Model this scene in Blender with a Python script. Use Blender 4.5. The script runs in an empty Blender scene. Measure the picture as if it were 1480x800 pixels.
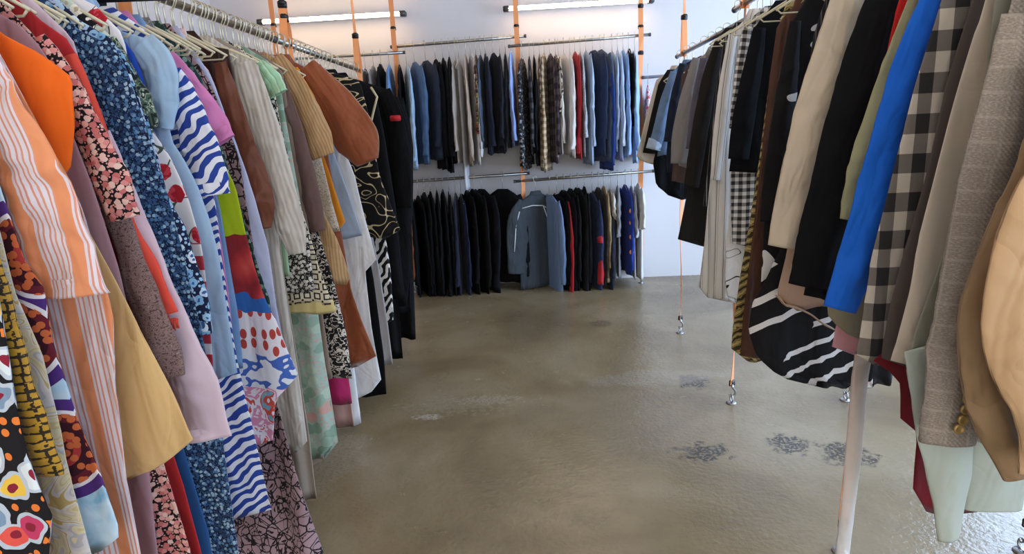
import bpy, bmesh, math, random
from mathutils import Vector, Matrix
C = bpy.context.scene.collection
random.seed(11)
PI = math.pi
# ------------------------------------------------------------------ camera model (fitted to the photograph, 1480x800)
CAM_H = 1.35
FOC, PITCH, YAW, ROLL = 886.56, 0.22766, 0.04651, -0.050914
_F = Vector((-math.sin(YAW)*math.cos(PITCH), math.cos(YAW)*math.cos(PITCH), -math.sin(PITCH)))
_R = Vector((math.cos(YAW), math.sin(YAW), 0)); _U = _R.cross(_F)
RR = math.cos(ROLL)*_R + math.sin(ROLL)*_U
UU = -math.sin(ROLL)*_R + math.cos(ROLL)*_U
def at(px, py, Y):
    d = _F + (px-740)/FOC*RR - (py-400)/FOC*UU
    k = Y/d.y
    return d.x*k, CAM_H + d.z*k
def floor_at(px, py):
    d = _F + (px-740)/FOC*RR - (py-400)/FOC*UU
    k = -CAM_H/d.z
    return d.x*k, d.y*k
cam = bpy.data.cameras.new('camera'); co = bpy.data.objects.new('camera', cam); C.objects.link(co)
m = Matrix((RR, UU, -_F)).transposed().to_4x4(); m.translation = Vector((0, 0, CAM_H)); co.matrix_world = m
cam.sensor_width = 36; cam.lens = FOC*36/1480; cam.clip_start = 0.05
bpy.context.scene.camera = co

# ------------------------------------------------------------------ materials
def lin(c):
    if isinstance(c, str): c = tuple(int(c[i:i+2], 16) for i in (0, 2, 4))
    f = lambda v: v/12.92 if v <= .04045 else ((v+.055)/1.055)**2.4
    return tuple(f(v/255) for v in c) + (1,)
class B:
    def __init__(s, name):
        s.m = bpy.data.materials.new(name); s.m.use_nodes = True
        s.nt = s.m.node_tree; s.N = s.nt.nodes; s.L = s.nt.links
        s.bs = s.N['Principled BSDF']
        tc = s.N.new('ShaderNodeTexCoord'); s.uv = tc.outputs['UV']; s.ob = tc.outputs['Object']
    def link(s, v, sock):
        if isinstance(v, bpy.types.NodeSocket): s.L.new(v, sock)
        elif v is not None:
            if isinstance(v, str): v = lin(v)
            sock.default_value = v
    def math(s, op, a, b=None, c=None):
        n = s.N.new('ShaderNodeMath'); n.operation = op
        s.link(a, n.inputs[0]); s.link(b, n.inputs[1]); s.link(c, n.inputs[2]); return n.outputs[0]
    def mix(s, f, a, b, mode='MIX'):
        n = s.N.new('ShaderNodeMix'); n.data_type = 'RGBA'; n.blend_type = mode
        s.link(f, n.inputs[0]); s.link(a, n.inputs[6]); s.link(b, n.inputs[7]); return n.outputs[2]
    def map(s, v=None, sc=(1, 1, 1), loc=(0, 0, 0), rot=(0, 0, 0)):
        n = s.N.new('ShaderNodeMapping'); s.L.new(v or s.uv, n.inputs[0])
        n.inputs['Scale'].default_value = sc; n.inputs['Location'].default_value = loc; n.inputs['Rotation'].default_value = rot
        return n.outputs[0]
    def noise(s, sc, det=2, v=None, dist=0, out=0):
        n = s.N.new('ShaderNodeTexNoise'); s.L.new(v or s.uv, n.inputs['Vector'])
        n.inputs['Scale'].default_value = sc; n.inputs['Detail'].default_value = det; n.inputs['Distortion'].default_value = dist
        return n.outputs[out]
    def voro(s, sc, feat='F1', v=None, out='Distance', rnd=1):
        n = s.N.new('ShaderNodeTexVoronoi'); n.feature = feat; n.voronoi_dimensions = '2D'; s.L.new(v or s.uv, n.inputs['Vector'])
        n.inputs['Scale'].default_value = sc; n.inputs['Randomness'].default_value = rnd
        return n.outputs[out]
    def wave(s, sc, dist=0, dsc=1, v=None, typ='BANDS', d='X', det=2):
        n = s.N.new('ShaderNodeTexWave'); n.wave_type = typ
        if typ == 'BANDS': n.bands_direction = d
        s.L.new(v or s.uv, n.inputs['Vector'])
        n.inputs['Scale'].default_value = sc; n.inputs['Distortion'].default_value = dist
        n.inputs['Detail Scale'].default_value = dsc; n.inputs['Detail'].default_value = det
        return n.outputs['Fac']
    def ramp(s, f, stops, interp='CONSTANT'):
        n = s.N.new('ShaderNodeValToRGB'); r = n.color_ramp; r.interpolation = interp
        while len(r.elements) < len(stops): r.elements.new(.5)
        for e, (p, c) in zip(r.elements, sorted(stops)): e.position = p
        for e, (p, c) in zip(r.elements, sorted(stops)): e.color = lin(c) if not isinstance(c, (int, float)) else (c, c, c, 1)
        s.L.new(f, n.inputs[0]); return n.outputs[0]
    def xy(s, v=None):
        n = s.N.new('ShaderNodeSeparateXYZ'); s.L.new(v or s.uv, n.inputs[0]); return n.outputs[0], n.outputs[1]
    def step(s, v, t): return s.math('GREATER_THAN', v, t)
    def bump(s, h, strength, dist, prev=None):
        n = s.N.new('ShaderNodeBump'); n.inputs['Strength'].default_value = strength; n.inputs['Distance'].default_value = dist
        s.L.new(h, n.inputs['Height'])
        if prev: s.L.new(prev, n.inputs['Normal'])
        return n.outputs[0]
    def checks(s, v, period, duty=.5):
        return s.math('LESS_THAN', s.math('FRACT', s.math('DIVIDE', s.math('ADD', v, 50.013), period)), duty)
CACHE = {}
def fabric(name, fn, rough=.85, sheen=.05, wr=.5, weave=900, alpha=None, spec=.25):
    """fn(b) -> colour; soft wrinkle bump plus a fine weave"""
    if name in CACHE: return CACHE[name]
    b = B(name); col = fn(b)
    if isinstance(col, str):
        n = b.noise(2.2, 3, b.map(sc=(3, 1, 1)))
        c0 = lin(col); col = b.mix(n, tuple(x*.93 for x in c0[:3])+(1,), tuple(min(1, x*1.05) for x in c0[:3])+(1,))
    b.link(col, b.bs.inputs['Base Color'])
    b.bs.inputs['Roughness'].default_value = rough
    b.bs.inputs['Specular IOR Level'].default_value = spec
    b.bs.inputs['Sheen Weight'].default_value = sheen
    nr = b.bump(b.noise(6, 2, b.map(sc=(2.2, .5, 1), rot=(0, 0, .12)), .8), wr*.7, .04)
    rg = b.math('ABSOLUTE', b.math('SUBTRACT', b.noise(9, 2, b.map(sc=(1, .8, 1), rot=(0, 0, .7)), .9), .5))
    nr = b.bump(b.math('MINIMUM', rg, .12), wr*.4, .035, nr)
    if weave: nr = b.bump(b.noise(weave, 1), .18, .0008, nr)
    b.L.new(nr, b.bs.inputs['Normal'])
    if alpha is not None: b.bs.inputs['Alpha'].default_value = alpha
    CACHE[name] = b.m; return b.m
def solid(hexc, name=None, **k): return fabric(name or 'cloth_'+hexc, lambda b: hexc, **k)
def stripes(name, period, stops, horiz=False, rot=0, **k):
    def f(b):
        x, y = b.xy(b.map(rot=(0, 0, rot)))
        t = b.math('FRACT', b.math('DIVIDE', b.math('ADD', y if horiz else x, 40.01), period))
        return b.ramp(t, stops)
    return fabric(name, f, **k)
def floral(name, bg, cols, sc, size=.36, centre=None, edge=None, sc2=None, **k):
    """scattered blossoms: round petal cells, a petal colour each, a small centre"""
    def f(b):
        v = b.map(); w = b.noise(sc*1.7, 1, out=1)
        va = b.N.new('ShaderNodeVectorMath'); va.operation = 'MULTIPLY_ADD'; b.L.new(w, va.inputs[0]); va.inputs[1].default_value = (.5/sc,)*3; b.L.new(b.uv, va.inputs[2])
        d = b.voro(sc, v=va.outputs[0]); rc = b.voro(sc, v=va.outputs[0], out='Color')
        r, _ = b.xy(rc)
        n = len(cols); pet = b.ramp(r, [(i/n, c) for i, c in enumerate(cols)])
        out = b.mix(b.math('LESS_THAN', d, size), bg, pet)
        if edge: out = b.mix(b.math('LESS_THAN', d, size*.75), b.mix(b.math('LESS_THAN', d, size), bg, edge), pet)
        if centre: out = b.mix(b.math('LESS_THAN', d, size*.33), out, centre)
        d2 = b.voro((sc2 or sc*2.3), v=b.map(loc=(.37, .11, 0)))
        out = b.mix(b.math('MULTIPLY', b.math('LESS_THAN', d2, size*.55), b.math('GREATER_THAN', d, size*1.1)), out, cols[-1])
        return out
    return fabric(name, f, **k)
def zebra(name, a, c, sc=14, dist=9, rot=.5, th=.5, **k):
    def f(b):
        w = b.wave(sc, dist, 1.1, b.map(rot=(0, 0, rot), sc=(1, .7, 1)), det=1)
        w2 = b.noise(9, 2)
        return b.mix(b.step(b.math('ADD', w, b.math('MULTIPLY', w2, .35)), th+.17), a, c)
    return fabric(name, f, **k)
def blobs(name, stops, sc=40, det=2, dist=1.2, **k):
    return fabric(name, lambda b: b.ramp(b.noise(sc, det, dist=dist), stops), **k)
def gingham(name, a, mid, c, period, rot=0, px=None, **k):
    def f(b):
        x, y = b.xy(b.map(rot=(0, 0, rot)))
        s = b.math('ADD', b.checks(x, px or period), b.checks(y, period))
        return b.mix(b.math('MULTIPLY', b.noise(400, 1), .12), b.ramp(b.math('MULTIPLY', s, .45), [(0, a), (.3, mid), (.75, c)]), mid)
    return fabric(name, f, **k)
def tweed(name, cols, sc=260, check=None, **k):
    def f(b):
        x, y = b.xy()
        n = b.noise(sc, 2, b.map(sc=(1, 1.6, 1)))
        base = b.ramp(n, [(0, cols[0]), (.5, cols[1]), (.85, cols[2])], 'LINEAR')
        if check:
            l = b.math('MAXIMUM', b.checks(x, .038, .12), b.checks(y, .038, .12))
            base = b.mix(b.math('MULTIPLY', l, .24), base, check)
            l2 = b.math('MULTIPLY', b.checks(x, .076, .5), b.checks(b.math('ADD', x, y), .008, .5))
            base = b.mix(b.math('MULTIPLY', l2, .2), base, '2a2624')
        return base
    return fabric(name, f, **k)
def snake(name, bg, line, sc=38, **k):
    def f(b):
        e = b.voro(sc, 'DISTANCE_TO_EDGE', b.map(sc=(1, .75, 1)))
        n = b.noise(30, 3, dist=1.5)
        return b.mix(b.math('LESS_THAN', e, b.math('MULTIPLY', n, .22)), b.mix(b.noise(9, 1), bg, '94747a'), line)
    return fabric(name, f, **k)
def contour(name, cols, sc=8, freq=5, det=1, **k):
    """curling lines: level sets of a soft noise (scroll, paisley and marble prints)"""
    def f(b):
        n = b.noise(sc, det, dist=1.6)
        t = b.math('FRACT', b.math('MULTIPLY', n, freq))
        return b.ramp(t, [(i/len(cols), c) for i, c in enumerate(cols)])
    return fabric(name, f, **k)
def metal(name, hexc, rough=.3, met=1.0):
    b = B(name); b.bs.inputs['Metallic'].default_value = met
    n = b.noise(40, 2, b.ob); b.link(b.mix(n, hexc, tuple(x*.85 for x in lin(hexc)[:3])+(1,)), b.bs.inputs['Base Color'])
    b.bs.inputs['Roughness'].default_value = rough; return b.m
def plain(name, hexc, rough=.5, spec=.5):
    b = B(name); n = b.noise(25, 2, b.ob)
    b.link(b.mix(n, hexc, tuple(x*.92 for x in lin(hexc)[:3])+(1,)), b.bs.inputs['Base Color'])
    b.bs.inputs['Roughness'].default_value = rough; b.bs.inputs['Specular IOR Level'].default_value = spec; return b.m

# ------------------------------------------------------------------ object helpers
def link(name, me, mat, parent=None):
    if mat and not me.materials: me.materials.append(mat)
    o = bpy.data.objects.new(name, me); C.objects.link(o)
    if parent: o.parent = parent
    return o
def from_bm(name, bm, mat, parent=None, smooth=True):
    bmesh.ops.recalc_face_normals(bm, faces=bm.faces)
    me = bpy.data.meshes.new(name); bm.to_mesh(me); bm.free()
    if smooth:
        for p in me.polygons: p.use_smooth = True
    return link(name, me, mat, parent)
def thing(name, label, cat, loc=(0, 0, 0), rz=0, group=None):
    o = bpy.data.objects.new(name, None); C.objects.link(o); o.empty_display_size = .05
    o.location = loc; o.rotation_euler = (0, 0, rz); o['label'] = label; o['category'] = cat
    if group: o['group'] = group
    return o
def tag(o, label, cat, group=None):
    o['label'] = label; o['category'] = cat
    if group: o['group'] = group
    return o
def box(bm, x0, x1, y0, y1, z0, z1, bev=0):
    r = bmesh.ops.create_cube(bm, size=1)
    for v in r['verts']:
        v.co = Vector(((x0+x1)/2+v.co.x*(x1-x0), (y0+y1)/2+v.co.y*(y1-y0), (z0+z1)/2+v.co.z*(z1-z0)))
    if bev:
        es = {e for v in r['verts'] for e in v.link_edges}
        bmesh.ops.bevel(bm, geom=list(es), offset=bev, segments=2, affect='EDGES')
def tube(bm, pts, r, n=8, cap=True):
    """round tube along a polyline; r a number or a list"""
    pts = [Vector(p) for p in pts]; rings = []
    up = None
    for i, p in enumerate(pts):
        t = (pts[min(i+1, len(pts)-1)]-pts[max(i-1, 0)]).normalized()
        if up is None: up = Vector((0, 0, 1)) if abs(t.z) < .9 else Vector((1, 0, 0))
        a = t.cross(up)
        if a.length < 1e-4: a = t.cross(Vector((0, 1, 0)))
        a.normalize(); bb = a.cross(t).normalized(); up = bb
        rr = r[i] if isinstance(r, (list, tuple)) else r
        rings.append([bm.verts.new(p+(a*math.cos(2*PI*k/n)+bb*math.sin(2*PI*k/n))*rr) for k in range(n)])
    for q, w in zip(rings, rings[1:]):
        for k in range(n): bm.faces.new((q[k], q[(k+1) % n], w[(k+1) % n], w[k]))
    if cap: bm.faces.new(rings[0]); bm.faces.new(rings[-1][::-1])
def ribbon(bm, pts, w, t, ang=None):
    """flat webbing along a polyline: width w, thickness t, twist angle per point"""
    rings = []; pts = [Vector(p) for p in pts]
    for i, p in enumerate(pts):
        tn = (pts[min(i+1, len(pts)-1)]-pts[max(i-1, 0)]).normalized()
        a0 = ang[i] if ang else 0
        a = Vector((math.cos(a0), math.sin(a0), 0)); a = (a-tn*a.dot(tn)).normalized(); bb = tn.cross(a)
        rings.append([bm.verts.new(p+a*w/2*sx+bb*t/2*sy) for sx, sy in ((-1, -1), (1, -1), (1, 1), (-1, 1))])
    for q, r in zip(rings, rings[1:]):
        for k in range(4): bm.faces.new((q[k], q[(k+1) % 4], r[(k+1) % 4], r[k]))
    bm.faces.new(rings[0]); bm.faces.new(rings[-1][::-1])

# ------------------------------------------------------------------ cloth
def resample(rows, n):
    """monotone re-sampling of (t, a, b, ...) rows by first value, smoothed a little"""
    out = []; t0, t1 = rows[0][0], rows[-1][0]
    for i in range(n):
        t = t0+(t1-t0)*i/(n-1)
        for q, w in zip(rows, rows[1:]):
            if (q[0] >= t >= w[0]) or (q[0] <= t <= w[0]):
                f = 0 if abs(w[0]-q[0]) < 1e-9 else (t-q[0])/(w[0]-q[0]); break
        else: f, q, w = 1, rows[-2], rows[-1]
        out.append([t]+[q[j]+(w[j]-q[j])*f for j in range(1, len(q))])
    return out
class Folds:
    def __init__(s, amp, k=3):
        s.w = [(random.uniform(.05, .17), random.uniform(0, 6.3), random.uniform(-3, 3), random.uniform(.4, 1)) for _ in range(k)]
        s.a = amp
    def __call__(s, u, t):
        return s.a*(.12+.88*t)*sum(c*math.sin(2*PI*u/l+p+dr*t) for l, p, dr, c in s.w)/len(s.w)*1.5
def sheet(name, mat, parent, rows, d, amp, N=40, n=36, v0=0, z0=0, hemdip=.006):
    """hanging cloth body: rows of (z, x_left, x_right) from neck to hem, closed tube with folds, open turned-in hem"""
    rows = resample(rows, n); f = Folds(amp); bm = bmesh.new(); uvl = bm.loops.layers.uv.new('UVMap'); st = {}
    zt, zb = rows[0][0], rows[-1][0]; rings = []
    hp = [random.uniform(0, 6.3) for _ in range(2)]; CR = creases(int((zt-zb)/.09)+1, zt-zb, .2, min(.005, d*.4))
    def ring(z, xl, xr, t, dd, lift=0):
        c, w = (xl+xr)/2, max((xr-xl)/2, .004); out = []
        for k in range(N):
            a = 2*PI*k/N; ca, sa = math.cos(a), math.sin(a)
            cu = math.copysign(abs(ca)**.85, ca); u = c+w*cu
            dk = dd*(.55+.45*min(1, 4*t+.3))
            v = dk*math.copysign(abs(sa)**.8, sa)*(1+.25*math.sin(9*u/.3+hp[0]+2*t)) + f(u, t) - crease_at(CR, u, zt-z)
            zz = z+lift + (hemdip*t**6*math.sin(u*34+hp[1]) if t > .6 else 0)
            vt = bm.verts.new((u, v0+v, zz-z0)); st[vt] = (u if sa >= 0 else u+.013, z); out.append(vt)
        return out
    for z, xl, xr in rows:
        t = (zt-z)/max(zt-zb, 1e-6); rings.append(ring(z, xl, xr, t, d*(.45 if t == 0 else 1)))
    z, xl, xr = rows[-1]; g = .004
    rings.append(ring(z, xl+g, xr-g, 1, d*.7, .004)); rings.append(ring(z, xl+g, xr-g, 1, d*.6, .03))
    for q, w in zip(rings, rings[1:]):
        for k in range(N): bm.faces.new((q[k], q[(k+1) % N], w[(k+1) % N], w[k]))
    bm.faces.new(rings[0])
    for fc in bm.faces:
        for lp in fc.loops: lp[uvl].uv = st[lp.vert]
    return from_bm(name, bm, mat, parent)
def creases(k, L, half, amp):
    return [(random.uniform(0, L), random.uniform(-1.1, 1.1), random.uniform(.007, .017), random.uniform(.3, 1)*amp*random.choice((1, -1, 1)), random.uniform(-half, half), random.uniform(.5, 1.4)*half) for _ in range(k)]
def crease_at(cs, u, s):
    r = 0
    for s0, sl, w, a, u0, ext in cs:
        q = (s-s0-sl*(u-u0))/w
        if -3 < q < 3: r += a*math.exp(-q*q-((u-u0)/ext)**2)
    return r
def sleeve(name, mat, parent, pts, d, v0=0, z0=0, N=22, n=22, wr=.0028, sway=0, cr=1.0):
    """pts (x, z, half width) along the sleeve; flattened creased tube with an open turned-in cuff"""
    P = [Vector((p[0], p[1], p[2])) for p in pts]; s = [0]
    for a, b in zip(P, P[1:]): s.append(s[-1]+(b.xy-a.xy).length)
    q = []
    for i in range(n):                     # Catmull-Rom through the path
        t = s[-1]*i/(n-1)
        j = max(k for k in range(len(P)-1) if s[k] <= t+1e-9); f = (t-s[j])/max(s[j+1]-s[j], 1e-9)
        p0, p1, p2, p3 = P[max(j-1, 0)], P[j], P[j+1], P[min(j+2, len(P)-1)]
        q.append(.5*((2*p1)+(p2-p0)*f+(2*p0-5*p1+4*p2-p3)*f*f+(3*p1-p0-3*p2+p3)*f**3))
    bm = bmesh.new(); uvl = bm.loops.layers.uv.new('UVMap'); st = {}; rings = []
    ph = [random.uniform(0, 6.3) for _ in range(4)]; half = max(p.z for p in P)
    C1, C2 = creases(int(s[-1]/.032*cr)+2, s[-1], half, min(.006, .06*half+.16*d)), creases(int(s[-1]/.06*cr)+1, s[-1], half, min(.004, .04*half+.1*d))
    lean = random.uniform(-.3, .3)
    def ring(c, nx, nz, hw, dd, t, arc):
        out = []
        for k in range(N):
            a = 2*PI*k/N; ca, sa = math.cos(a), math.sin(a)
            w = hw*ca
            v = dd*sa*(1-.25*abs(ca)) + lean*w*.25
            wob = wr*(math.sin(w*55+t*9+ph[0])+.7*math.sin(t*26+w*40+ph[1]))*(.3+t)
            v += wob - crease_at(C1, w, arc)*(1 if sa < .2 else 0) + crease_at(C2, w, arc)*(1 if sa > -.2 else 0)
            wx = w*(1+.015*math.sin(t*17+ph[2]+(1.5 if ca > 0 else 0))) + wob*.15
            vt = bm.verts.new((c.x+nx*wx, v0+v+sway*t*t, c.y+nz*wx-z0)); st[vt] = (w+(0 if sa >= 0 else .011), -arc); out.append(vt)
        return out
    arc = 0
    for i, c in enumerate(q):
        tn = (q[min(i+1, n-1)].xy-q[max(i-1, 0)].xy).normalized(); nx, nz = -tn.y, tn.x
        if i: arc += (c.xy-q[i-1].xy).length
        t = i/(n-1); dd = min(d, max(c.z, .004)*.9)*(.4+.6*min(1, t*3.5))
        rings.append(ring(c, nx, nz, max(c.z, .003), dd, t, arc))
    c = q[-1]; rings.append(ring(c, nx, nz, max(c.z*.92, .002), dd*.75, 1, arc))
    c2 = Vector((c.x-tn.x*.03, c.y-tn.y*.03)); rings.append(ring(c2, nx, nz, max(c.z*.9, .002), dd*.7, 1, arc))
    for a, w in zip(rings, rings[1:]):
        for k in range(N): bm.faces.new((a[k], a[(k+1) % N], w[(k+1) % N], w[k]))
    bm.faces.new(rings[0])
    for fc in bm.faces:
        for lp in fc.loops: lp[uvl].uv = st[lp.vert]
    return from_bm(name, bm, mat, parent)
def collar(name, mat, parent, x, z, r, h, v0=0, z0=0, d=.026):
    """folded-down shirt collar round the neck"""
    bm = bmesh.new(); uvl = bm.loops.layers.uv.new('UVMap'); N = 24; rings = []; st = {}
    for dz, rr in ((-.012, r*1.22), (-.006, r*1.28), (h*.9, r*.98), (h, r*.88), (h*.5, r*.8), (-.02, r*.86)):
        row = []
        for k in range(N):
            a = 2*PI*k/N
            v = bm.verts.new((x+rr*math.cos(a), v0+d*rr/r*math.sin(a), z+dz-.012*max(0, -math.sin(a))*(1 if dz < 0 else .2)-z0)); st[v] = (a*r, z+dz); row.append(v)
        rings.append(row)
    for q, w in zip(rings, rings[1:]):
        for k in range(N): bm.faces.new((q[k], q[(k+1) % N], w[(k+1) % N], w[k]))
    for fc in bm.faces:
        for lp in fc.loops: lp[uvl].uv = st[lp.vert]
    return from_bm(name, bm, mat, parent)
def buttons(mat, parent, pts, r, name='button'):
    for x, y, z in pts:
        bm = bmesh.new()
        prof = [(0, -.0035), (r*.55, -.0034), (r*.7, -.0046), (r*.95, -.004), (r, -.002), (r*.95, .001)]
        rings = [[bm.verts.new((x+a*math.cos(2*PI*k/16), y+b, z+a*math.sin(2*PI*k/16))) for k in range(16)] for a, b in prof[1:]]
        for q, w in zip(rings, rings[1:]):
            for k in range(16): bm.faces.new((q[k], q[(k+1) % 16], w[(k+1) % 16], w[k]))
        bm.faces.new(rings[0]); bm.faces.new(rings[-1])
        from_bm(name, bm, mat, parent)
# ------------------------------------------------------------------ hangers
PLAS = plain('pale_hanger_plastic', 'd9cfae', .4); WHT = plain('white_hanger_plastic', 'e6e4dd', .4); DRK = plain('black_hanger_plastic', '17171a', .4)
HOOK = metal('hanger_wire', 'cfc7b0', .35, .7)
_hang = {}
def hanger(label, X, Y, Z, rz=0, mat=None, span=.19, tilt=0, group=None, drop=.07):
    """wire hook over the rail (top of the rail at Z) and a sloping shoulder frame with its lower bar"""
    mat = mat or PLAS; key = (mat.name, round(span, 2), round(drop, 3))
    root = thing('coat_hanger', label, 'hanger', (X, Y, Z), rz, group)
    if key not in _hang:
        bm = bmesh.new(); r = .018
        pts = [(-r*.98, 0, -.012)]+[(r*math.cos(a), 0, r*math.sin(a)) for a in [PI-PI*i/10 for i in range(11)]]
        pts += [(r*.9, 0, -.012), (r*.5, 0, -.026), (0, 0, -.036), (0, 0, -.05), (0, 0, -drop)]
        tube(bm, [(p[0], p[1], p[2]-.004) for p in pts], .0022, 6)
        h = from_bm('hook', bm, HOOK)
        bm = bmesh.new(); za = -drop
        arm = [(-span, 0, za-.075), (-span*.72, 0, za-.05), (-span*.35, 0, za-.02), (-.02, 0, za-.003), (0, 0, za), (.02, 0, za-.003), (span*.35, 0, za-.02), (span*.72, 0, za-.05), (span, 0, za-.075)]
        tube(bm, arm, [.003, .0042, .0048, .005, .0055, .005, .0048, .0042, .003], 8)
        s = from_bm('shoulder_bar', bm, mat)
        bm = bmesh.new(); tube(bm, [(-span+.004, 0, za-.074), (-span*.9, 0, za-.084), (span*.9, 0, za-.084), (span-.004, 0, za-.074)], .0026, 6)
        l = from_bm('trouser_bar', bm, mat)
        _hang[key] = [h, s, l]; new = _hang[key]
    else:
        new = [o.copy() for o in _hang[key]]
        for o in new: C.objects.link(o)
    for o in new: o.parent = root
    return root
# ------------------------------------------------------------------ the room
YB = 5.60; XL = -2.75; XR_ = 3.4; YF = -3.2; ZC = 2.95
def floor_mat():
    b = B('polished_screed'); x = b.ob
    n1 = b.noise(1.3, 5, x, .6); n2 = b.noise(6, 5, x, .3); n3 = b.noise(55, 3, x)
    col = b.ramp(n1, [(.3, '74634a'), (.5, '917f60'), (.72, 'a8987c')], 'LINEAR')
    col = b.mix(b.math('MULTIPLY', n2, .5), col, '6c5c42')
    col = b.mix(b.math('MULTIPLY', b.step(n3, .62), .18), col, '6f6557')
    def patch(col, px, py, rx, ry, c, amt, nz=.9, sc=9):
        X, Y = floor_at(px, py)
        va = b.map(x, (1/rx, 1/ry, 0), (-X/rx, -Y/ry, 0)); n = b.N.new('ShaderNodeVectorMath'); n.operation = 'LENGTH'; b.L.new(va, n.inputs[0])
        s = b.math('ADD', n.outputs['Value'], b.math('MULTIPLY', b.math('SUBTRACT', b.noise(sc, 5, x), .5), nz*2.4))
        gr = b.math('MULTIPLY_ADD', b.step(b.noise(70, 3, x), .47), .75, .25)
        sm = b.N.new('ShaderNodeMapRange'); sm.interpolation_type = 'SMOOTHSTEP'; b.L.new(s, sm.inputs[0]); sm.inputs[1].default_value = 1.0; sm.inputs[2].default_value = .55; sm.inputs[3].default_value = 0; sm.inputs[4].default_value = 1
        return b.mix(b.math('MULTIPLY', b.math('MULTIPLY', sm.outputs[0], gr), amt), col, c)
    for a in ((868, 467, .1, .1, '5d5346', .8, .35), (1000, 551, .10, .11, '332e28', .9, .8, 16), (1015, 653, .13, .08, '332e28', .9, 1.2, 22), (1138, 641, .1, .1, '332e28', .9, .9, 20),
              (1222, 655, .12, .12, '332e28', .9, .9, 18), (617, 602, .09, .035, 'bdb6a6', .7, .9, 25), (705, 577, .22, .06, 'aca491', .45, 1.3, 26), (660, 585, .3, .12, 'a59c89', .3, 1.5, 30),
              (880, 600, .45, .5, '8a7f6c', .35, .8, 3), (480, 660, .2, .25, 'a39a88', .4, .8, 5), (930, 545, .5, .12, 'a29a8b', .35, .8, 6)):
        col = patch(col, *a)
    b.link(col, b.bs.inputs['Base Color'])
    b.link(b.math('MULTIPLY_ADD', n2, .24, .12), b.bs.inputs['Roughness'])
    b.bs.inputs['Specular IOR Level'].default_value = .5
    nr = b.bump(n3, .42, .004); nr = b.bump(b.noise(22, 3, x), .3, .006, nr)
    b.L.new(nr, b.bs.inputs['Normal']); return b.m
def wall_mat(name, c):
    b = B(name); n = b.noise(3, 3, b.ob)
    b.link(b.mix(n, c, tuple(v*.95 for v in lin(c)[:3])+(1,)), b.bs.inputs['Base Color']); b.bs.inputs['Roughness'].default_value = .8
    b.L.new(b.bump(b.noise(180, 2, b.ob), .1, .002), b.bs.inputs['Normal']); return b.m
WALL = wall_mat('painted_plaster', 'd8d5d6'); CEIL = wall_mat('ceiling_paint', 'd6d2cc'); FRAME = plain('window_frame_paint', '6a6c70', .5)
def struct(name, bxs, mat):
    bm = bmesh.new()
    for q in bxs: box(bm, *q)
    o = from_bm(name, bm, mat, smooth=False); o['kind'] = 'structure'; return o
struct('floor', [(XL-.1, XR_+.1, YF-.1, YB+.1, -.12, 0)], floor_mat())
struct('wall_back', [(XL-.1, XR_+.1, YB, YB+.12, 0, ZC)], WALL)
struct('wall_left', [(XL-.12, XL, YF, YB, 0, ZC)], WALL)
struct('ceiling', [(XL-.1, XR_+.1, YF-.1, YB+.1, ZC, ZC+.1)], CEIL)
# daylight side: long shop windows in the right wall, and the shop front behind the camera
struct('wall_right', [(XR_, XR_+.12, YF, YB, 0, .35), (XR_, XR_+.12, YF, YB, 2.6, ZC), (XR_, XR_+.12, YF, -2.2, .35, 2.6), (XR_, XR_+.12, 4.9, YB, .35, 2.6), (XR_, XR_+.12, 1.25, 1.6, .35, 2.6)], WALL)
struct('wall_front', [(XL, XR_, YF-.12, YF, 0, .3), (XL, XR_, YF-.12, YF, 2.6, ZC), (XL, -2.2, YF-.12, YF, .3, 2.6), (2.8, XR_, YF-.12, YF, .3, 2.6)], WALL)
def window(name, bars): struct(name, bars, FRAME)
window('window_1', [(XR_+.02, XR_+.08, 1.6, 4.9, .35, .41), (XR_+.02, XR_+.08, 1.6, 4.9, 2.54, 2.6)]+[(XR_+.02, XR_+.08, y, y+.06, .41, 2.54) for y in (1.6, 3.22, 4.84)])
window('window_2', [(XR_+.02, XR_+.08, -2.2, 1.25, .35, .41), (XR_+.02, XR_+.08, -2.2, 1.25, 2.54, 2.6)]+[(XR_+.02, XR_+.08, y, y+.06, .41, 2.54) for y in (-2.2, -.5, 1.19)])
window('window_3', [(-2.2, 2.8, YF-.08, YF-.02, .3, .36), (-2.2, 2.8, YF-.08, YF-.02, 2.54, 2.6)]+[(x, x+.06, YF-.08, YF-.02, .36, 2.54) for x in (-2.2, -.55, 1.1, 2.74)])
# ------------------------------------------------------------------ tubes of light
def tube_light(label, x0, x1, y, z, rz=0, strength=14, rx=0):
    cx = (x0+x1)/2; h = (x1-x0)/2
    r = thing('tube_light', label, 'light', (cx, y, z), rz); r.rotation_euler.x = rx
    e = B('warm_tube'); e.bs.inputs['Emission Color'].default_value = lin('ffd9a8'); e.bs.inputs['Emission Strength'].default_value = strength
    e.bs.inputs['Base Color'].default_value = lin('fff4e4')
    bm = bmesh.new(); tube(bm, [(-h+.04, 0, 0), (h-.04, 0, 0)], .017, 14); from_bm('glowing_tube', bm, e.m, r)
    bm = bmesh.new(); box(bm, -h, h, .02, .05, -.012, .022, .004); from_bm('batten', bm, plain('batten_paint', 'dcd8d0', .5), r)
    if not rx:      # hangs from the ceiling on two wires
        for s in (-1, 1):
            bm = bmesh.new(); tube(bm, [(s*h*.8, .035, .02), (s*h*.8, .035, ZC-z)], .0012, 6); from_bm('suspension_wire', bm, CAPM, r)
    for s in (-1, 1):
        bm = bmesh.new(); box(bm, min(s*h, s*(h-.05)), max(s*h, s*(h-.05)), -.02, .05, -.02, .02, .004); from_bm('end_cap', bm, CAPM, r)
    return r
WT = 17
CAPM = plain('cap_plastic', '4a4744', .5)
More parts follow.
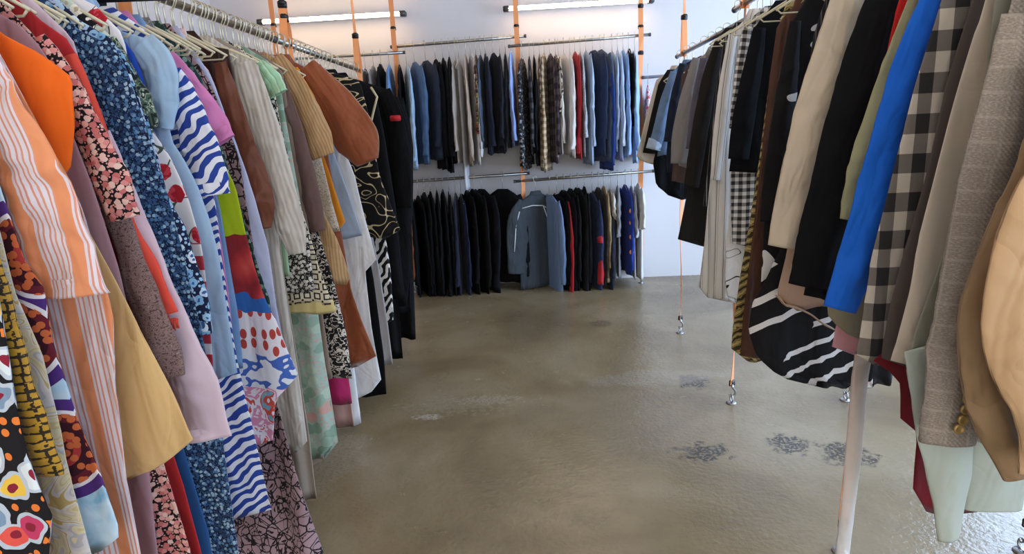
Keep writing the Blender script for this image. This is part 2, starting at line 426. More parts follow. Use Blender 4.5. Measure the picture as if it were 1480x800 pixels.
a = at(372, 33, 5.44); b_ = at(586, 18, 5.44); tube_light('glowing tube light before the back wall above the far corner of the long left rack', a[0], b_[0], 5.44, a[1]+.005, strength=WT)
a = at(727, 12, 5.44); tube_light('glowing tube light before the back wall above the rack of white and blue shirts', a[0], a[0]+1.24, 5.44, a[1]-.005, strength=WT)
# ------------------------------------------------------------------ rails
STEEL = metal('brushed_steel_tube', 'aaa49c', .3)
def rail(label, p, q, r=.0125):
    p, q = Vector(p), Vector(q); mid = (p+q)/2; bm = bmesh.new()
    root = thing('clothes_rail', label, 'rail', mid)
    tube(bm, [p-mid, q-mid], r, 14); from_bm('rail_tube', bm, STEEL, root)
    d = (q-p).normalized()
    for s in (p-mid, q-mid):
        bm = bmesh.new(); s2 = s*(1-.012/s.length); tube(bm, [s2, s*(1+.004/s.length)], r*1.12, 14); from_bm('end_plug', bm, CAPM, root)
ZL = 1.775
def zR(Y): return 1.846 if 1.62 < Y < 2.97 else 1.778
rail('steel clothes rail of the long left rack, far half with black garments', (-1.04, 2.62, ZL), (-1.04, 4.0, ZL))
rail('steel clothes rail of the long left rack, near half crowded with bright dresses', (-1.04, .2, ZL+.0), (-1.04, 2.60, ZL))
rail('steel clothes rail at the far end of the right rack with grey blazer and denim', (.924, 2.72, 1.778), (.924, 4.13, 1.778))
rail('steel clothes rail of the right rack carrying the striped shirt dress and cream blazer', (.924, 1.5, 1.846), (.924, 2.994, 1.846))
rail('steel clothes rail of the right rack nearest the camera with tweed and tan jackets', (.924, .2, 1.778), (.924, 1.85, 1.778))
rail('upper steel rail on the back wall with denim shirts and navy tops', (-1.163, 5.38, 2.11), (-.035, 5.38, 2.135))
rail('upper steel rail in the back corner behind the black garments of the left rack', (-2.25, 5.38, 2.06), (-1.05, 5.38, 2.062))
rail('upper steel rail on the back wall with plaid, white and red shirts', (-.182, 5.38, 2.062), (.984, 5.38, 2.09))
rail('lower steel rail on the back wall over the row of black tops', (-1.12, 5.38, .994), (-.055, 5.38, 1.018))
rail('lower steel rail on the back wall over the grey track jacket', (-.19, 5.38, .953), (1.015, 5.38, .985))
a = at(929, 112, 5.38); rail('short visible steel rail right of the sky blue shirts carrying a pink dotted top', (a[0], 5.38, a[1]), (a[0]+1.1, 5.38, a[1]+.02))
# ------------------------------------------------------------------ orange lashing straps, ceiling to floor
def webbing_mat():
    b = B('orange_webbing'); x, y = b.xy(b.ob)
    w = b.noise(220, 1, b.ob); n = b.noise(2.5, 2, b.ob)
    b.link(b.mix(b.math('MULTIPLY', n, .5), b.mix(b.math('MULTIPLY', w, .5), 'ec9250', 'dc7d3e'), 'f0b07c'), b.bs.inputs['Base Color'])
    b.bs.inputs['Roughness'].default_value = .65; b.bs.inputs['Sheen Weight'].default_value = .3
    b.L.new(b.bump(w, .3, .001), b.bs.inputs['Normal']); return b.m
WEB = webbing_mat(); BLK = plain('black_buckle', '1b1a1b', .45); GALV = metal('galvanised_hook', 'b9babd', .28)
def strap(label, X, Y, zr, w=.034, a_lo=1.2, a_hi=.3, buckles=(.16,), loop=True, keepers=(), yaw=0):
    root = thing('lashing_strap', label, 'strap', (X, Y, 0))
    n = 14; lo = [(0.004*math.sin(i), 0, .10+(zr-.10-.0)*i/n) for i in range(n+1)]
    bm = bmesh.new(); ribbon(bm, lo, w, .0025, [a_lo+.5*math.sin(i*.55+X*3+Y) for i in range(n+1)]); from_bm('floor_webbing', bm, WEB, root, False)
    bm = bmesh.new()
    zb = zr+buckles[0] if buckles else zr+.16
    if loop:   # two legs round the rail
        ribbon(bm, [(0, 0, zb), (0, .024, zr+.05), (0, .02, zr), (0, 0, zr-.018), (0, -.02, zr), (0, -.024, zr+.05), (0, -.002, zb)], w*.95, .0025, [a_hi]*7)
    else: ribbon(bm, [(0, -.018, zr-.03), (0, -.018, zr+.05), (0, -.01, zb)], w, .0025, [a_hi]*3)
    from_bm('rail_loop', bm, WEB, root, False)
    bm = bmesh.new(); m_ = 6; ribbon(bm, [(0, 0, zb+(ZC-zb)*i/m_) for i in range(m_+1)], w*(.5 if loop else 1), .0022, [a_hi+(1.1 if loop else 0)*min(1, i/2) for i in range(m_+1)]); from_bm('ceiling_webbing', bm, WEB, root, False)
    for dz in tuple(buckles)+tuple(keepers):
        bm = bmesh.new(); hw = w*.56
        box(bm, -hw, hw, -.009, .009, zr+dz-.013, zr+dz+.016, .003); box(bm, -hw*.7, hw*.7, -.017, -.008, zr+dz-.002, zr+dz+.019, .003)
        o = from_bm('cam_buckle', bm, BLK, root); o.rotation_euler.z = a_hi
    # floor end: claw hook in a ringed plate
    bm = bmesh.new(); box(bm, -.017, .017, -.005, .005, .092, .122, .003); o = from_bm('webbing_clamp', bm, BLK, root); o.rotation_euler.z = .4
    bm = bmesh.new(); pts = [(0, 0, .10), (.004, 0, .082), (.016, 0, .068), (.018, 0, .05), (.008, 0, .036), (-.007, 0, .036), (-.013, 0, .048)]
    tube(bm, pts, [.006, .006, .006, .0055, .005, .0045, .003], 8); from_bm('claw_hook', bm, GALV, root)
    bm = bmesh.new(); ring = [(0, .018*math.cos(t), .024+.02*math.sin(t)) for t in [2*PI*i/16 for i in range(17)]]
    tube(bm, ring, .0042, 8, False); from_bm('eye_ring', bm, GALV, root)
    bm = bmesh.new(); r_ = bmesh.ops.create_cone(bm, cap_ends=True, segments=20, radius1=.026, radius2=.022, depth=.007)
    for v in r_['verts']: v.co.z += .0035
    from_bm('floor_plate', bm, GALV, root)
    return root
strap('orange strap at the far end of the right rack by the black coat', .924, 3.957, 1.778, buckles=(.2,), a_lo=1.0, a_hi=.25)
strap('orange strap of the right rack under the brown coat and rope-print shirt', .924, 2.86, 1.846, a_lo=1.15)
strap('orange strap of the right rack beside the hanging sheer scarf', .924, 1.747, 1.846, a_lo=.75)
strap('orange strap of a further rack behind the black and white dress', *floor_at(1222, 578), 1.8, a_lo=.9)
strap('orange strap of a further rack at the floor below the tan jackets', *floor_at(1477, 797), 1.8, a_lo=.6)
strap('orange strap at the near part of the left rack by black trouser hangers', -1.04, 1.66, ZL, a_lo=.2, buckles=(.2,))
strap('orange strap of the left rack rising above the rust brown jacket', -1.04, 2.75, ZL, a_lo=.2, buckles=(.155,), keepers=(-.0, .1))
strap('orange strap at the far end of the left rack over the black garments', -1.04, 3.85, ZL, a_lo=.2, buckles=(.19,))
strap('broad orange strap between the denim shirts and the left back corner', -1.13, 5.38, 2.11, w=.04, a_lo=.1, a_hi=.05, loop=False, buckles=(.14,))
strap('broad orange strap in the middle of the back wall beside the grey track jacket', -.11, 5.38, 2.11, w=.04, a_lo=.1, a_hi=.05, loop=False, buckles=(.1,), keepers=(-1.02,))
strap('broad orange strap at the end of the white and blue shirts', .905, 5.38, 2.09, w=.04, a_lo=.1, a_hi=.05, loop=False, buckles=(.06,), keepers=(.22, -.14))
strap('broad orange strap seen through the hanger hooks above the camel cardigan', -2.13, 5.38, 2.06, w=.04, a_lo=.1, a_hi=.05, loop=False, buckles=(.27,))
# ------------------------------------------------------------------ garments of the two long racks
DBG = []; LAST = {}
def rack(side, name, short, label, cat, Y, edge, mat, slv=None, smat=None, d=None, amp=None, col=None, farmin=.1, sd=None, dy=.028, top=None, N=None):
    """A garment hanging across the rail at depth Y. edge: outline of its aisle side from neck to hem as seen in the photo;
    slv: its aisle-side sleeve as (px, py, half width px)."""
    sg, X0, zr = (1, -1.04, ZL) if side == 'L' else (-1, .924, zR(Y))
    near = Y < 1.35; sp = .6 if near else (.85 if Y < 2 else 1)
    d = d or .013*sp; amp = amp if amp is not None else .015*sp
    E_ = []
    for px, py in edge:
        x, z = at(px, py, Y); E_.append((z, (x-X0)*sg))
    E_ = [e for e in E_ if e[0] < zr-.075]
    zn = zr-.082 if top is None else top
    rows = [(zn, .055)]
    if top is None and (not E_ or E_[0][0] < zr-.24):
        rows.append((zn-.022, .10)); rows.append((zr-.17, max(.13, min(.2, E_[0][1])))) 
    z_ = rows[-1][0]
    for z, r in E_:
        z = min(z, z_-.003); z_ = z; rows.append((z, max(r, .02)))
    hem = rows[-1][0]
    if top is not None: rows[0] = (zn, max(.1, E_[0][1]-.02))
    full = []
    for i, (z, r) in enumerate(rows):
        fr = min(max(r, farmin if i else .055), .23)
        full.append((z, -fr, r) if sg > 0 else (z, -r, fr))
    root = thing(name, label, cat, (X0, Y, hem))
    NN = N or (52 if Y < 2.2 else 36)
    sheet('body', mat, root, full, d, amp, NN, 44 if Y < 2.2 else 30, z0=hem)
    DBG.append((short, Y, round(zr, 2), round(hem, 2), [round(r, 2) for _, r in E_]))
    sm = smat or mat
    if slv:
        pts = []
        for px, py, h in slv:
            x, z = at(px, py, Y-dy); x2, _ = at(px+h, py, Y-dy); pts.append((x-X0, z, x2-x))
        LAST['s'] = sleeve('sleeve', sm, root, pts, (sd or .017*sp+.004)*.8, v0=-dy, z0=hem, N=34 if Y < 2.2 else 24, n=52 if Y < 2.2 else 30)
        L_ = sum((Vector(a[:2])-Vector(b[:2])).length for a, b in zip(pts, pts[1:]))
        zz = zr-.17; f = -sg
        L_ = min(L_, zz-.1, .56)
        sleeve('sleeve', sm, root, [(f*.15, zz, .05), (f*.205, zz-.3*L_, .05), (f*.22, zz-.7*L_, .045), (f*.215, zz-L_, .04)], .014*sp, v0=.0, z0=hem, N=16, n=14)
    if col: collar('collar', col if not isinstance(col, bool) else mat, root, 0, zn-.005, .055, .028, z0=hem, d=.02*sp+.005)
    if top is not None:      # skirts hang by two ribbon loops
        for s in (-1, 1):
            bm = bmesh.new(); ribbon(bm, [(s*.085, 0, zr-.135-hem), (s*.088, .003, (zr-.135+zn)/2-hem), (s*.085, 0, zn-.02-hem)], .006, .0015, [.3]*3); from_bm('hanging_loop', bm, mat, root)
        zn = zr-.082
    rr = [r for z, r in rows if z < zn-.05]
    hanger('pale wire hanger carrying the '+short, X0, Y, zr+.0165, random.uniform(-.04, .04), span=round(min(.19, max(.08, (rr[0] if rr else .19)-.01)), 2), drop=round(zr+.0165-zn+.006, 3))
    root['_hem'] = hem; return root
def G(*a, **k): return rack('L', *a, **k)
def H(*a, **k): return rack('R', *a, **k)

bold = floral('bold_black_floral', '131115', ['d8dfe2', 'e0574c', 'e9c04a', 'c23b63', '7d95ad', 'e67d35'], 16, .42, '8a1f34', 'b9c4cf', wr=.5)
def smock(b):
    x, y = b.xy(); n = b.noise(60, 2, b.map(sc=(1, 2.2, 1)))
    l = b.checks(b.math('ADD', y, b.math('MULTIPLY', n, .012)), .0135, .3); l2 = b.checks(b.math('ADD', x, b.math('MULTIPLY', n, .01)), .03, .14)
    return b.mix(b.math('MULTIPLY', b.math('MAXIMUM', l, l2), b.step(n, .42)), b.mix(n, 'c89a2e', '9d7420'), '2a1f12')
smocked = fabric('gold_smocked', smock, sheen=.2, wr=.8, rough=.5)
paisley = contour('cream_paisley', ['d9c9a3', 'd2c2a4', 'd8cfc4', 'c2a766', 'd8cfc4', 'cfc8c4', 'b9b3b4', 'd9cba0', 'd6c8a6', 'cdb985'], 9, 5)
def medallion(b):
    v = b.map(); dd = b.voro(5.2, v=v, rnd=.7)
    ring = b.ramp(dd, [(0, '5a1a22'), (.1, 'b03a35'), (.16, '3c1220'), (.26, '681e2c'), (.33, 'e8e3e6'), (.37, '4f2d78'), (.5, 'b9d3e6')])
    dots = b.voro(60, v=v); ring = b.mix(b.math('MULTIPLY', b.math('LESS_THAN', dots, .36), b.math('LESS_THAN', dd, .34)), ring, 'cf6a3c')
    sky = b.ramp(b.noise(9, 3, dist=1), [(.35, '6fb0d6'), (.5, 'b5d2e4'), (.7, 'dbe4ea')], 'LINEAR')
    return b.mix(b.math('LESS_THAN', dd, .47), sky, ring)
medal = fabric('blue_tie_dye_medallion', medallion)
OS = [(0, 'e59366'), (.33, 'dccfd4'), (.39, 'd8927a'), (.43, 'dfd3d8'), (.50, 'd8927a'), (.54, 'e0d5da'), (.64, 'd8927a'), (.68, 'dccfd4'), (.75, 'dd9a80'), (.79, 'e2d8dc'), (.88, 'd8927a'), (.92, 'dfd3d8'), (.97, 'dd9a80')]
orst = stripes('orange_white_stripe', .072, OS, wr=.7); orst2 = stripes('orange_white_stripe_sleeve', .066, OS, wr=.7)
leop = floral('black_pink_blossom', '1a1418', ['d98c86', 'e9c3b4', 'c9706c', 'e3a79a'], 85, .47, None, None, 150)
speck = blobs('speckled_knit', [(0, '54433f'), (.42, '8a6f6b'), (.56, '6c5753'), (.66, 'a58b84')], 190, 2, 0, wr=.8)
ditsy = floral('ditsy_navy', '182340', ['6d93b6', '34537c', '9dbcd0', '2b4468', '4f7aa5'], 115, .42, None, None, 190)
navyf = floral('navy_blossoms', '15203f', ['b9d2ea', 'd6e2f0', '7fb2da', 'c3cdea', '9fc4e2'], 44, .42, '3a5f96', sc2=80)
creamdot = floral('black_cream_blossoms', '15151b', ['ece3d2', 'dfd6c4', 'c7d2c0', 'f1eadd'], 30, .44, 'b9a98c')
greenfl = blobs('dark_green_ditsy', [(0, '16201f'), (.45, '47594d'), (.52, '8d9883'), (.58, '1c2624'), (.66, 'b9bda6')], 70, 2, .6)
def rosefn(b):
    v = b.map(); d = b.voro(15, v=v); r, _ = b.xy(b.voro(15, v=v, out='Color')); n = b.noise(50, 2)
    fl = b.math('LESS_THAN', b.math('ADD', d, b.math('MULTIPLY', n, .25)), .42)
    c = b.mix(fl, 'e9e4e6', b.mix(b.step(n, .52), 'b3202f', 'd04450'))
    st = b.math('LESS_THAN', b.math('ABSOLUTE', b.math('SUBTRACT', b.noise(10, 1, dist=.5), .5)), .012)
    c = b.mix(b.math('MULTIPLY', st, b.math('SUBTRACT', 1, fl)), c, '4c5a4a')
    x, y = b.xy(); low = b.math('LESS_THAN', y, 1.14)
    strp = b.mix(b.checks(y, .062, .55), 'ece6e8', 'c23a45')
    return b.mix(low, c, strp)
rose = fabric('white_red_rose', rosefn)
denimL = fabric('light_blue_denim', lambda b: b.mix(b.noise(9, 4, b.map(sc=(2, 1, 1))), '8fb2d4', 'b4cce2'), wr=.8, weave=700)
zeb = zebra('blue_zebra', 'e7e8ee', '2c469a', 17, 6, 1.15)
def patchfn(b):
    x, y = b.xy(); n = b.noise(14, 2); n2 = b.noise(40, 2)
    yy = b.math('ADD', b.math('ADD', y, b.math('MULTIPLY', b.math('SUBTRACT', n, .5), .06)), b.math('MULTIPLY', x, .05))
    cells = b.voro(11, v=b.map(sc=(1, .8, 1))); d = cells
    red = b.ramp(b.math('ADD', d, b.math('MULTIPLY', n2, .1)), [(0, 'cf5a50'), (.3, 'b8393b'), (.52, '8a2a30')], 'LINEAR')
    poppy = b.mix(b.math('LESS_THAN', b.voro(26, v=b.map(sc=(1.3, .75, 1)), rnd=.6), .3), 'e6e3ea', 'b9473f')
    blue = b.ramp(n, [(0, 'e3e6ee'), (.5, '4668b8'), (.58, 'dfe3ea')])
    multi = b.ramp(b.noise(13, 3, dist=1), [(0, 'e8dfe6'), (.42, 'd98fae'), (.5, 'e6e2ea'), (.56, 'd25446'), (.61, '7fb0c8'), (.67, 'e0c84a')])
    zz = lambda px, py: at(px, py, 1.67)[1]
    lime = b.mix(b.step(x, at(330, 320, 1.67)[0]+1.04), b.mix(b.step(b.noise(120, 2), .5), '77787a', '9a9a96'), 'a9c21e')
    c = lime
    for z, col in ((zz(350, 356), red), (zz(385, 442), '2f66b0'), (zz(395, 462), poppy), (zz(410, 525), blue), (zz(400, 572), multi)):
        c = b.mix(b.math('LESS_THAN', yy, z+.045), c, col)
    return c
patch = fabric('fruit_patchwork', patchfn)
grdot = floral('green_dotted', '1f3a34', ['56786a', '8fa79a', '2e4f58'], 60, .35)
lace = fabric('pink_lace', lambda b: b.mix(b.math('LESS_THAN', b.voro(60), .3), 'e0c4c4', 'c79fa4'))
def satin(b):
    x, y = b.xy(); return b.mix(b.step(y, 1.545), b.mix(b.noise(12, 3, dist=.6), '5b3020', '7d4a34'), '35201a')
satinB = fabric('brown_satin', satin, rough=.42, wr=.9, weave=0, sheen=0)
crink = fabric('grey_crinkle', lambda b: b.mix(b.wave(22, 3, 2, b.map(sc=(1, .25, 1))), 'b9b1a6', 'd0c9bf'), wr=1.0)
mintst = stripes('mint_stripe', .02, [(0, '9fc7a4'), (.6, 'b9d6b6'), (.8, '8ab592')])
dots = floral('black_white_dots', '1c1a1a', ['d9d4cc', 'c9c3ba'], 65, .36)
def geofn(b):
    x, y = b.xy(); p = .036
    fx = b.math('ABSOLUTE', b.math('SUBTRACT', b.math('FRACT', b.math('DIVIDE', b.math('ADD', x, 9), p)), .5)); fy = b.math('ABSOLUTE', b.math('SUBTRACT', b.math('FRACT', b.math('DIVIDE', b.math('ADD', y, 9), p)), .5))
    mx = b.math('MAXIMUM', fx, fy); o = b.ramp(mx, [(0, 'e2d8be'), (.2, '1b1818'), (.34, 'e2d8be')])
    mn = b.math('MINIMUM', fx, fy); sq = b.math('MULTIPLY', b.step(fx, .40), b.step(fy, .40)); o = b.mix(sq, o, '1b1818')
    return o
geo = fabric('square_knit', geofn)
cable = fabric('camel_cable', lambda b: b.mix(b.wave(30, 1.5, 2, b.map(sc=(1, .3, 1))), 'a3815a', 'c29e74'), wr=1.0)
knitS = blobs('cream_speckle', [(0, '8f877c'), (.45, 'c9c0b2'), (.6, 'a79d90')], 150)
rust = fabric('rust_suede', lambda b: b.mix(b.noise(6, 4), '80401f', '99532f'), rough=.6, wr=1.0, sheen=.35)
scroll = contour('black_cream_scroll', ['141214', '151315', '161416', '131214', 'cdbd96', '151315', '161416'], 9, 3.4, 0)
bwgeo = fabric('black_white_maze', lambda b: b.ramp(b.wave(8, 6, 1.5, b.map(rot=(0, 0, .6))), [(0, '141416'), (.55, 'e5e3e0')]))
def snakefn(b):
    n = b.noise(26, 2, b.map(sc=(1, .7, 1)), 1.2); e = b.voro(34, 'DISTANCE_TO_EDGE', b.map(sc=(1, .8, 1)))
    l = b.math('MAXIMUM', b.math('LESS_THAN', b.math('ABSOLUTE', b.math('SUBTRACT', n, .5)), .028), b.math('LESS_THAN', e, b.math('MULTIPLY', n, .12)))
    return b.mix(l, b.mix(b.noise(9, 1), 'ad9093', '90747a'), '1f191b')
snk = fabric('mauve_snake', snakefn)
sagefl = floral('sage_floral', '9fb3a6', ['86a08c', 'aebdaa', '7f9a86', '92aa98', 'c49c90'], 19, .42, None, None, 60)
leop2 = blobs('black_white_leopard', [(0, '1c1819'), (.5, 'd8cfc4'), (.6, '1c1819')], 48, 1, 1.2)
S = solid
blk1, blk2, blk3 = S('0d0d0f', wr=.6, sheen=0, spec=.15), S('131317', wr=.6, sheen=0, spec=.15), S('0a0a0c', rough=.7, wr=.6, sheen=0, spec=.15)

G('floral_dress', 'black dress with bold red and yellow flowers', 'black dress with bold red, yellow and white flowers, lowest corner, nearest the camera', 'dress', .79, [(0, 430), (30, 600), (52, 680), (80, 745), (76, 800), (80, 880)], bold)
G('smocked_blouse', 'gold smocked blouse', 'gold smocked blouse with a crinkled sleeve beside the black floral dress', 'blouse', .835, [(-60, 330), (-5, 480), (10, 560), (20, 640)], smocked, [(-30, 330, 18), (2, 450, 19), (38, 570, 20), (71, 688, 18)], dy=.012, sd=.011)
G('paisley_tunic', 'cream paisley tunic', 'long cream and ochre paisley tunic beside the gold smocked sleeve', 'tunic', .875, [(0, 330), (22, 420), (60, 510), (80, 590), (105, 700), (133, 800), (150, 880)], paisley)
G('kaftan', 'light blue medallion kaftan', 'light blue tie-dye kaftan with purple and maroon medallion print', 'dress', .915, [(40, 380), (62, 412), (78, 500), (112, 610), (150, 690), (178, 772), (146, 792)], medal)
r = G('striped_shirt', 'orange and white striped shirt', 'orange and white striped linen shirt with wide elbow sleeve', 'shirt', .985, [(-10, 60), (40, 150), (120, 300), (165, 450), (168, 560), (184, 690), (205, 800), (218, 880)], orst, [(-48, 60, 30), (-8, 160, 46), (45, 280, 62), (74, 370, 66), (89, 428, 70)], orst2, dy=.045, sd=.02, col=True)
G('cap_sleeve_blouse', 'bright orange top', 'bright plain orange cap-sleeve top behind the striped linen shirt', 'top', 1.025, [(0, 47), (55, 75), (103, 112), (105, 180), (102, 248), (85, 262), (70, 300), (66, 420)], S('ee6a1a'))
G('tan_skirt', 'tan yellow panel skirt', 'plain tan yellow skirt hanging wide with a slanting hem', 'skirt', 1.06, [(72, 250), (120, 320), (165, 400), (222, 512), (282, 635), (235, 668), (185, 697)], S('d6b27a'), amp=.006, top=1.36)
G('mauve_dress', 'dusty mauve dress', 'plain dusty mauve long dress between orange top and pink-black blossom blouse', 'dress', 1.095, [(0, 25), (40, 42), (75, 95), (100, 180), (135, 270), (172, 390), (200, 520), (218, 690), (232, 800), (240, 880)], S('a58088'))
G('blossom_blouse', 'black and pink blossom blouse', 'black and pink small-blossom blouse with a soft long sleeve', 'blouse', 1.13, [(28, 28), (60, 62), (92, 125), (130, 230), (185, 460), (238, 680), (276, 800), (290, 880)], leop, [(55, 55, 12), (95, 115, 17), (128, 190, 23), (160, 260, 26), (182, 316, 20)], dy=.02)
G('knit_cardigan', 'speckled mauve-brown knit cardigan', 'speckled mauve-brown knit cardigan with a long sleeve beside the coral fringe', 'cardigan', 1.155, [(60, 70), (105, 170), (145, 300), (185, 420), (205, 540), (220, 650)], speck, [(95, 130, 14), (150, 260, 16), (182, 350, 19), (208, 430, 24), (234, 505, 25), (249, 545, 18)], dy=.018)
coral = S('e0503f', wr=1)
r = G('red_cardigan', 'red cardigan', 'deep red cardigan with a coral fringed sleeve end and long red hem', 'cardigan', 1.18, [(60, 30), (102, 60), (130, 120), (147, 182), (168, 265), (200, 420), (240, 630), (266, 700), (293, 800), (305, 880)], S('b32a2e'), [(100, 80, 12), (135, 165, 12), (165, 265, 10), (192, 335, 11), (216, 400, 19), (238, 455, 21)], coral, dy=.012)
hem = r['_hem']; bm = bmesh.new()
for k in range(16):
    x, z = at(217+k*2.6, 452+k*.6+random.uniform(-2, 2), 1.166); x2, z2 = at(219+k*2.6, 464+k*.7+random.uniform(-5, 6), 1.166)
    tube(bm, [(x+1.04, -.012, z-hem), ((x+x2)/2+1.04, -.014, (z+z2)/2-hem), (x2+1.04, -.012, z2-hem)], .0016, 5)
from_bm('fringe', bm, coral, LAST['s'])
G('pale_pink_blouse', 'pale pink blouse', 'pale pink blouse with a broad plain sleeve hanging below the navy blossoms', 'blouse', 1.225, [(105, 55), (145, 185), (195, 292), (225, 400), (250, 520), (262, 600)], S('d6c0cb'), [(150, 190, 10), (205, 350, 20), (250, 475, 28), (282, 560, 33), (303, 634, 32)], dy=.026)
G('teal_dress', 'teal blue dress', 'plain teal blue dress squeezed between red cardigan and ditsy navy dress', 'dress', 1.25, [(93, 48), (113, 90), (128, 150), (190, 300), (240, 480), (263, 640), (302, 770), (310, 830)], S('2c5a92'))
G('ditsy_dress', 'navy ditsy floral dress', 'navy dress with tiny pale blue ditsy flowers beside the red cardigan', 'dress', 1.28, [(112, 44), (158, 52), (182, 95), (203, 160), (232, 250), (257, 340), (292, 480), (318, 600), (332, 700), (346, 800), (352, 850)], ditsy)
G('navy_blossom_dress', 'navy dress with pale blue blossoms', 'navy dress with large pale blue blossoms and gathered long sleeve', 'dress', 1.325, [(130, 45), (165, 55), (202, 120), (232, 240), (268, 400), (300, 560), (322, 680), (345, 800), (352, 870)], navyf, [(170, 80, 9), (186, 135, 13), (201, 202, 17), (223, 284, 21), (250, 351, 24), (275, 419, 24), (293, 482, 18)], dy=.03)
G('cream_blossom_blouse', 'black blouse with cream blossoms', 'black short-sleeved blouse with round cream blossoms and dark green cuff', 'blouse', 1.36, [(150, 42), (178, 70), (196, 130), (215, 250), (240, 400), (265, 540)], creamdot, [(160, 55, 8), (182, 100, 11), (203, 145, 16), (214, 186, 15)], greenfl, dy=.028)
G('rose_dress', 'white dress with red roses', 'white dress with red roses and red stripes at its foot', 'dress', 1.395, [(188, 100), (218, 185), (246, 230), (272, 284), (293, 351), (300, 405), (305, 500), (312, 600), (321, 688), (288, 694)], rose)
G('cobalt_blouse', 'cobalt blue top', 'sliver of plain cobalt blue top in front of the pale denim dress', 'top', 1.42, [(170, 45), (193, 75), (207, 110), (215, 150), (228, 220), (260, 400), (290, 540)], S('1f4bb0'))
r = G('denim_dress', 'pale denim dress', 'pale washed denim dress with frayed cap sleeve', 'dress', 1.455, [(165, 43), (200, 48), (240, 82), (249, 120), (242, 170), (250, 205), (266, 230), (285, 267), (303, 317), (316, 368), (324, 420), (335, 486), (345, 545), (300, 552)], denimL, [(205, 62, 22), (229, 95, 26), (236, 140, 22), (236, 185, 15)], col=True, dy=.02)
G('zebra_dress', 'blue and white zebra dress', 'white dress with blue zebra stripes and slanting hem', 'dress', 1.525, [(232, 60), (258, 120), (285, 200), (304, 262), (311, 300), (318, 360), (327, 430), (341, 520), (359, 600), (379, 690), (392, 742), (336, 752)], zeb, [(252, 100, 10), (270, 150, 20), (290, 215, 28), (305, 282, 29)], dy=.03)
G('pink_tee', 'orchid pink tee', 'plain orchid pink tee with a short turned sleeve', 'tee shirt', 1.585, [(222, 62), (252, 82), (275, 130), (295, 200), (312, 300), (330, 420), (340, 520)], S('cf7fb2'), [(240, 82, 14), (268, 124, 22), (300, 172, 25), (322, 206, 22)], dy=.03)
G('fruit_print_dress', 'fruit and poppy print dress', 'dress of bold prints, red fruit over white with poppies and blue', 'dress', 1.67, [(265, 110), (305, 200), (340, 270), (354, 334), (368, 385), (385, 432), (399, 458), (414, 502), (430, 545), (400, 574), (394, 640), (352, 648)], patch)
G('denim_shift', 'mid blue denim shift', 'mid blue denim shift dress, a strip between zebra dress and fruit print', 'dress', 1.63, [(262, 110), (296, 220), (318, 300), (331, 380), (343, 450), (351, 530)], fabric('mid_blue_denim', lambda b: b.mix(b.noise(9, 4), '5f86b4', '85a8cf'), weave=700))
G('snake_trousers', 'mauve snake-print dress', 'long mauve and black snake-print dress reaching almost to the floor', 'dress', 1.76, [(300, 110), (345, 230), (372, 400), (396, 570), (422, 640), (444, 720), (466, 800), (462, 815)], snk, amp=.03)
G('green_dot_dress', 'dark green dotted dress', 'dark green dotted dress, a thin strip beside the fruit print', 'dress', 1.72, [(290, 110), (325, 225), (347, 300), (370, 370), (391, 432), (398, 500)], grdot)
G('lavender_shirt', 'pale lavender shirt', 'pale lavender shirt, a narrow edge in front of the brown satin blouse', 'shirt', 1.80, [(305, 110), (345, 215), (368, 285), (388, 360), (399, 440), (410, 500)], S('b9bfdd'))
G('lace_blouse', 'pink lace top', 'pale pink lace top just before the brown satin blouse', 'top', 1.84, [(278, 82), (300, 98), (314, 130), (330, 220), (345, 320)], lace)
G('satin_blouse', 'brown satin blouse', 'brown satin blouse with dark velvet shoulder and puffed sleeve', 'blouse', 1.885, [(303, 70), (330, 71), (337, 110), (348, 250), (360, 340)], satinB, [(318, 90, 10), (335, 160, 18), (356, 240, 26), (373, 295, 24), (381, 330, 11)], dy=.035)
G('crinkle_blouse', 'grey crinkle blouse', 'light grey crinkled long-sleeved blouse hung over a long grey body', 'blouse', 1.97, [(333, 72), (372, 84), (388, 170), (398, 300), (410, 400), (422, 480), (434, 560), (445, 645), (430, 650)], crink, [(352, 90, 16), (376, 175, 25), (398, 258, 25), (421, 330, 19), (430, 366, 13)], dy=.035)
G('mint_blouse', 'mint striped top', 'mint green striped short-sleeved top beside the camel cardigan', 'top', 2.05, [(366, 85), (383, 110), (394, 180), (408, 300), (420, 400)], mintst, [(373, 92, 9), (391, 114, 15), (403, 136, 15)])
G('beige_long_skirt', 'long beige skirt', 'long plain beige skirt hem below the grey crinkle blouse', 'skirt', 2.03, [(390, 200), (410, 400), (430, 520), (446, 620), (458, 718)], S('a09282'))
G('dotted_cardigan', 'black cardigan with white dots', 'black cardigan dotted white along its edge beside the crinkle blouse', 'cardigan', 2.1, [(372, 88), (396, 140), (418, 225), (432, 300), (446, 345), (456, 420)], dots)
r = G('square_knit_dress', 'cream knit dress with black squares', 'cream knit dress with black square pattern and pale yellow hem', 'dress', 2.16, [(395, 120), (415, 230), (438, 310), (460, 380), (479, 430), (480, 437)], geo)
hem = r['_hem']; x, z = at(482, 438, 2.16)
sheet('hem_band', S('d9c98a'), r, [(hem+.012, -.2, x+1.04), (hem-.035, -.2, x+1.048)], .013, .01, 40, 6, z0=hem)
G('sage_floral_dress', 'sage green floral dress', 'long sage green floral dress falling below the square-patterned knit', 'dress', 2.2, [(410, 150), (440, 330), (455, 430), (467, 520), (480, 600), (488, 648), (470, 660)], sagefl, amp=.025)
G('taupe_dress', 'taupe dress', 'plain taupe dress behind the square-patterned knit hem', 'dress', 2.25, [(415, 150), (445, 320), (465, 440), (480, 545)], S('857466'))
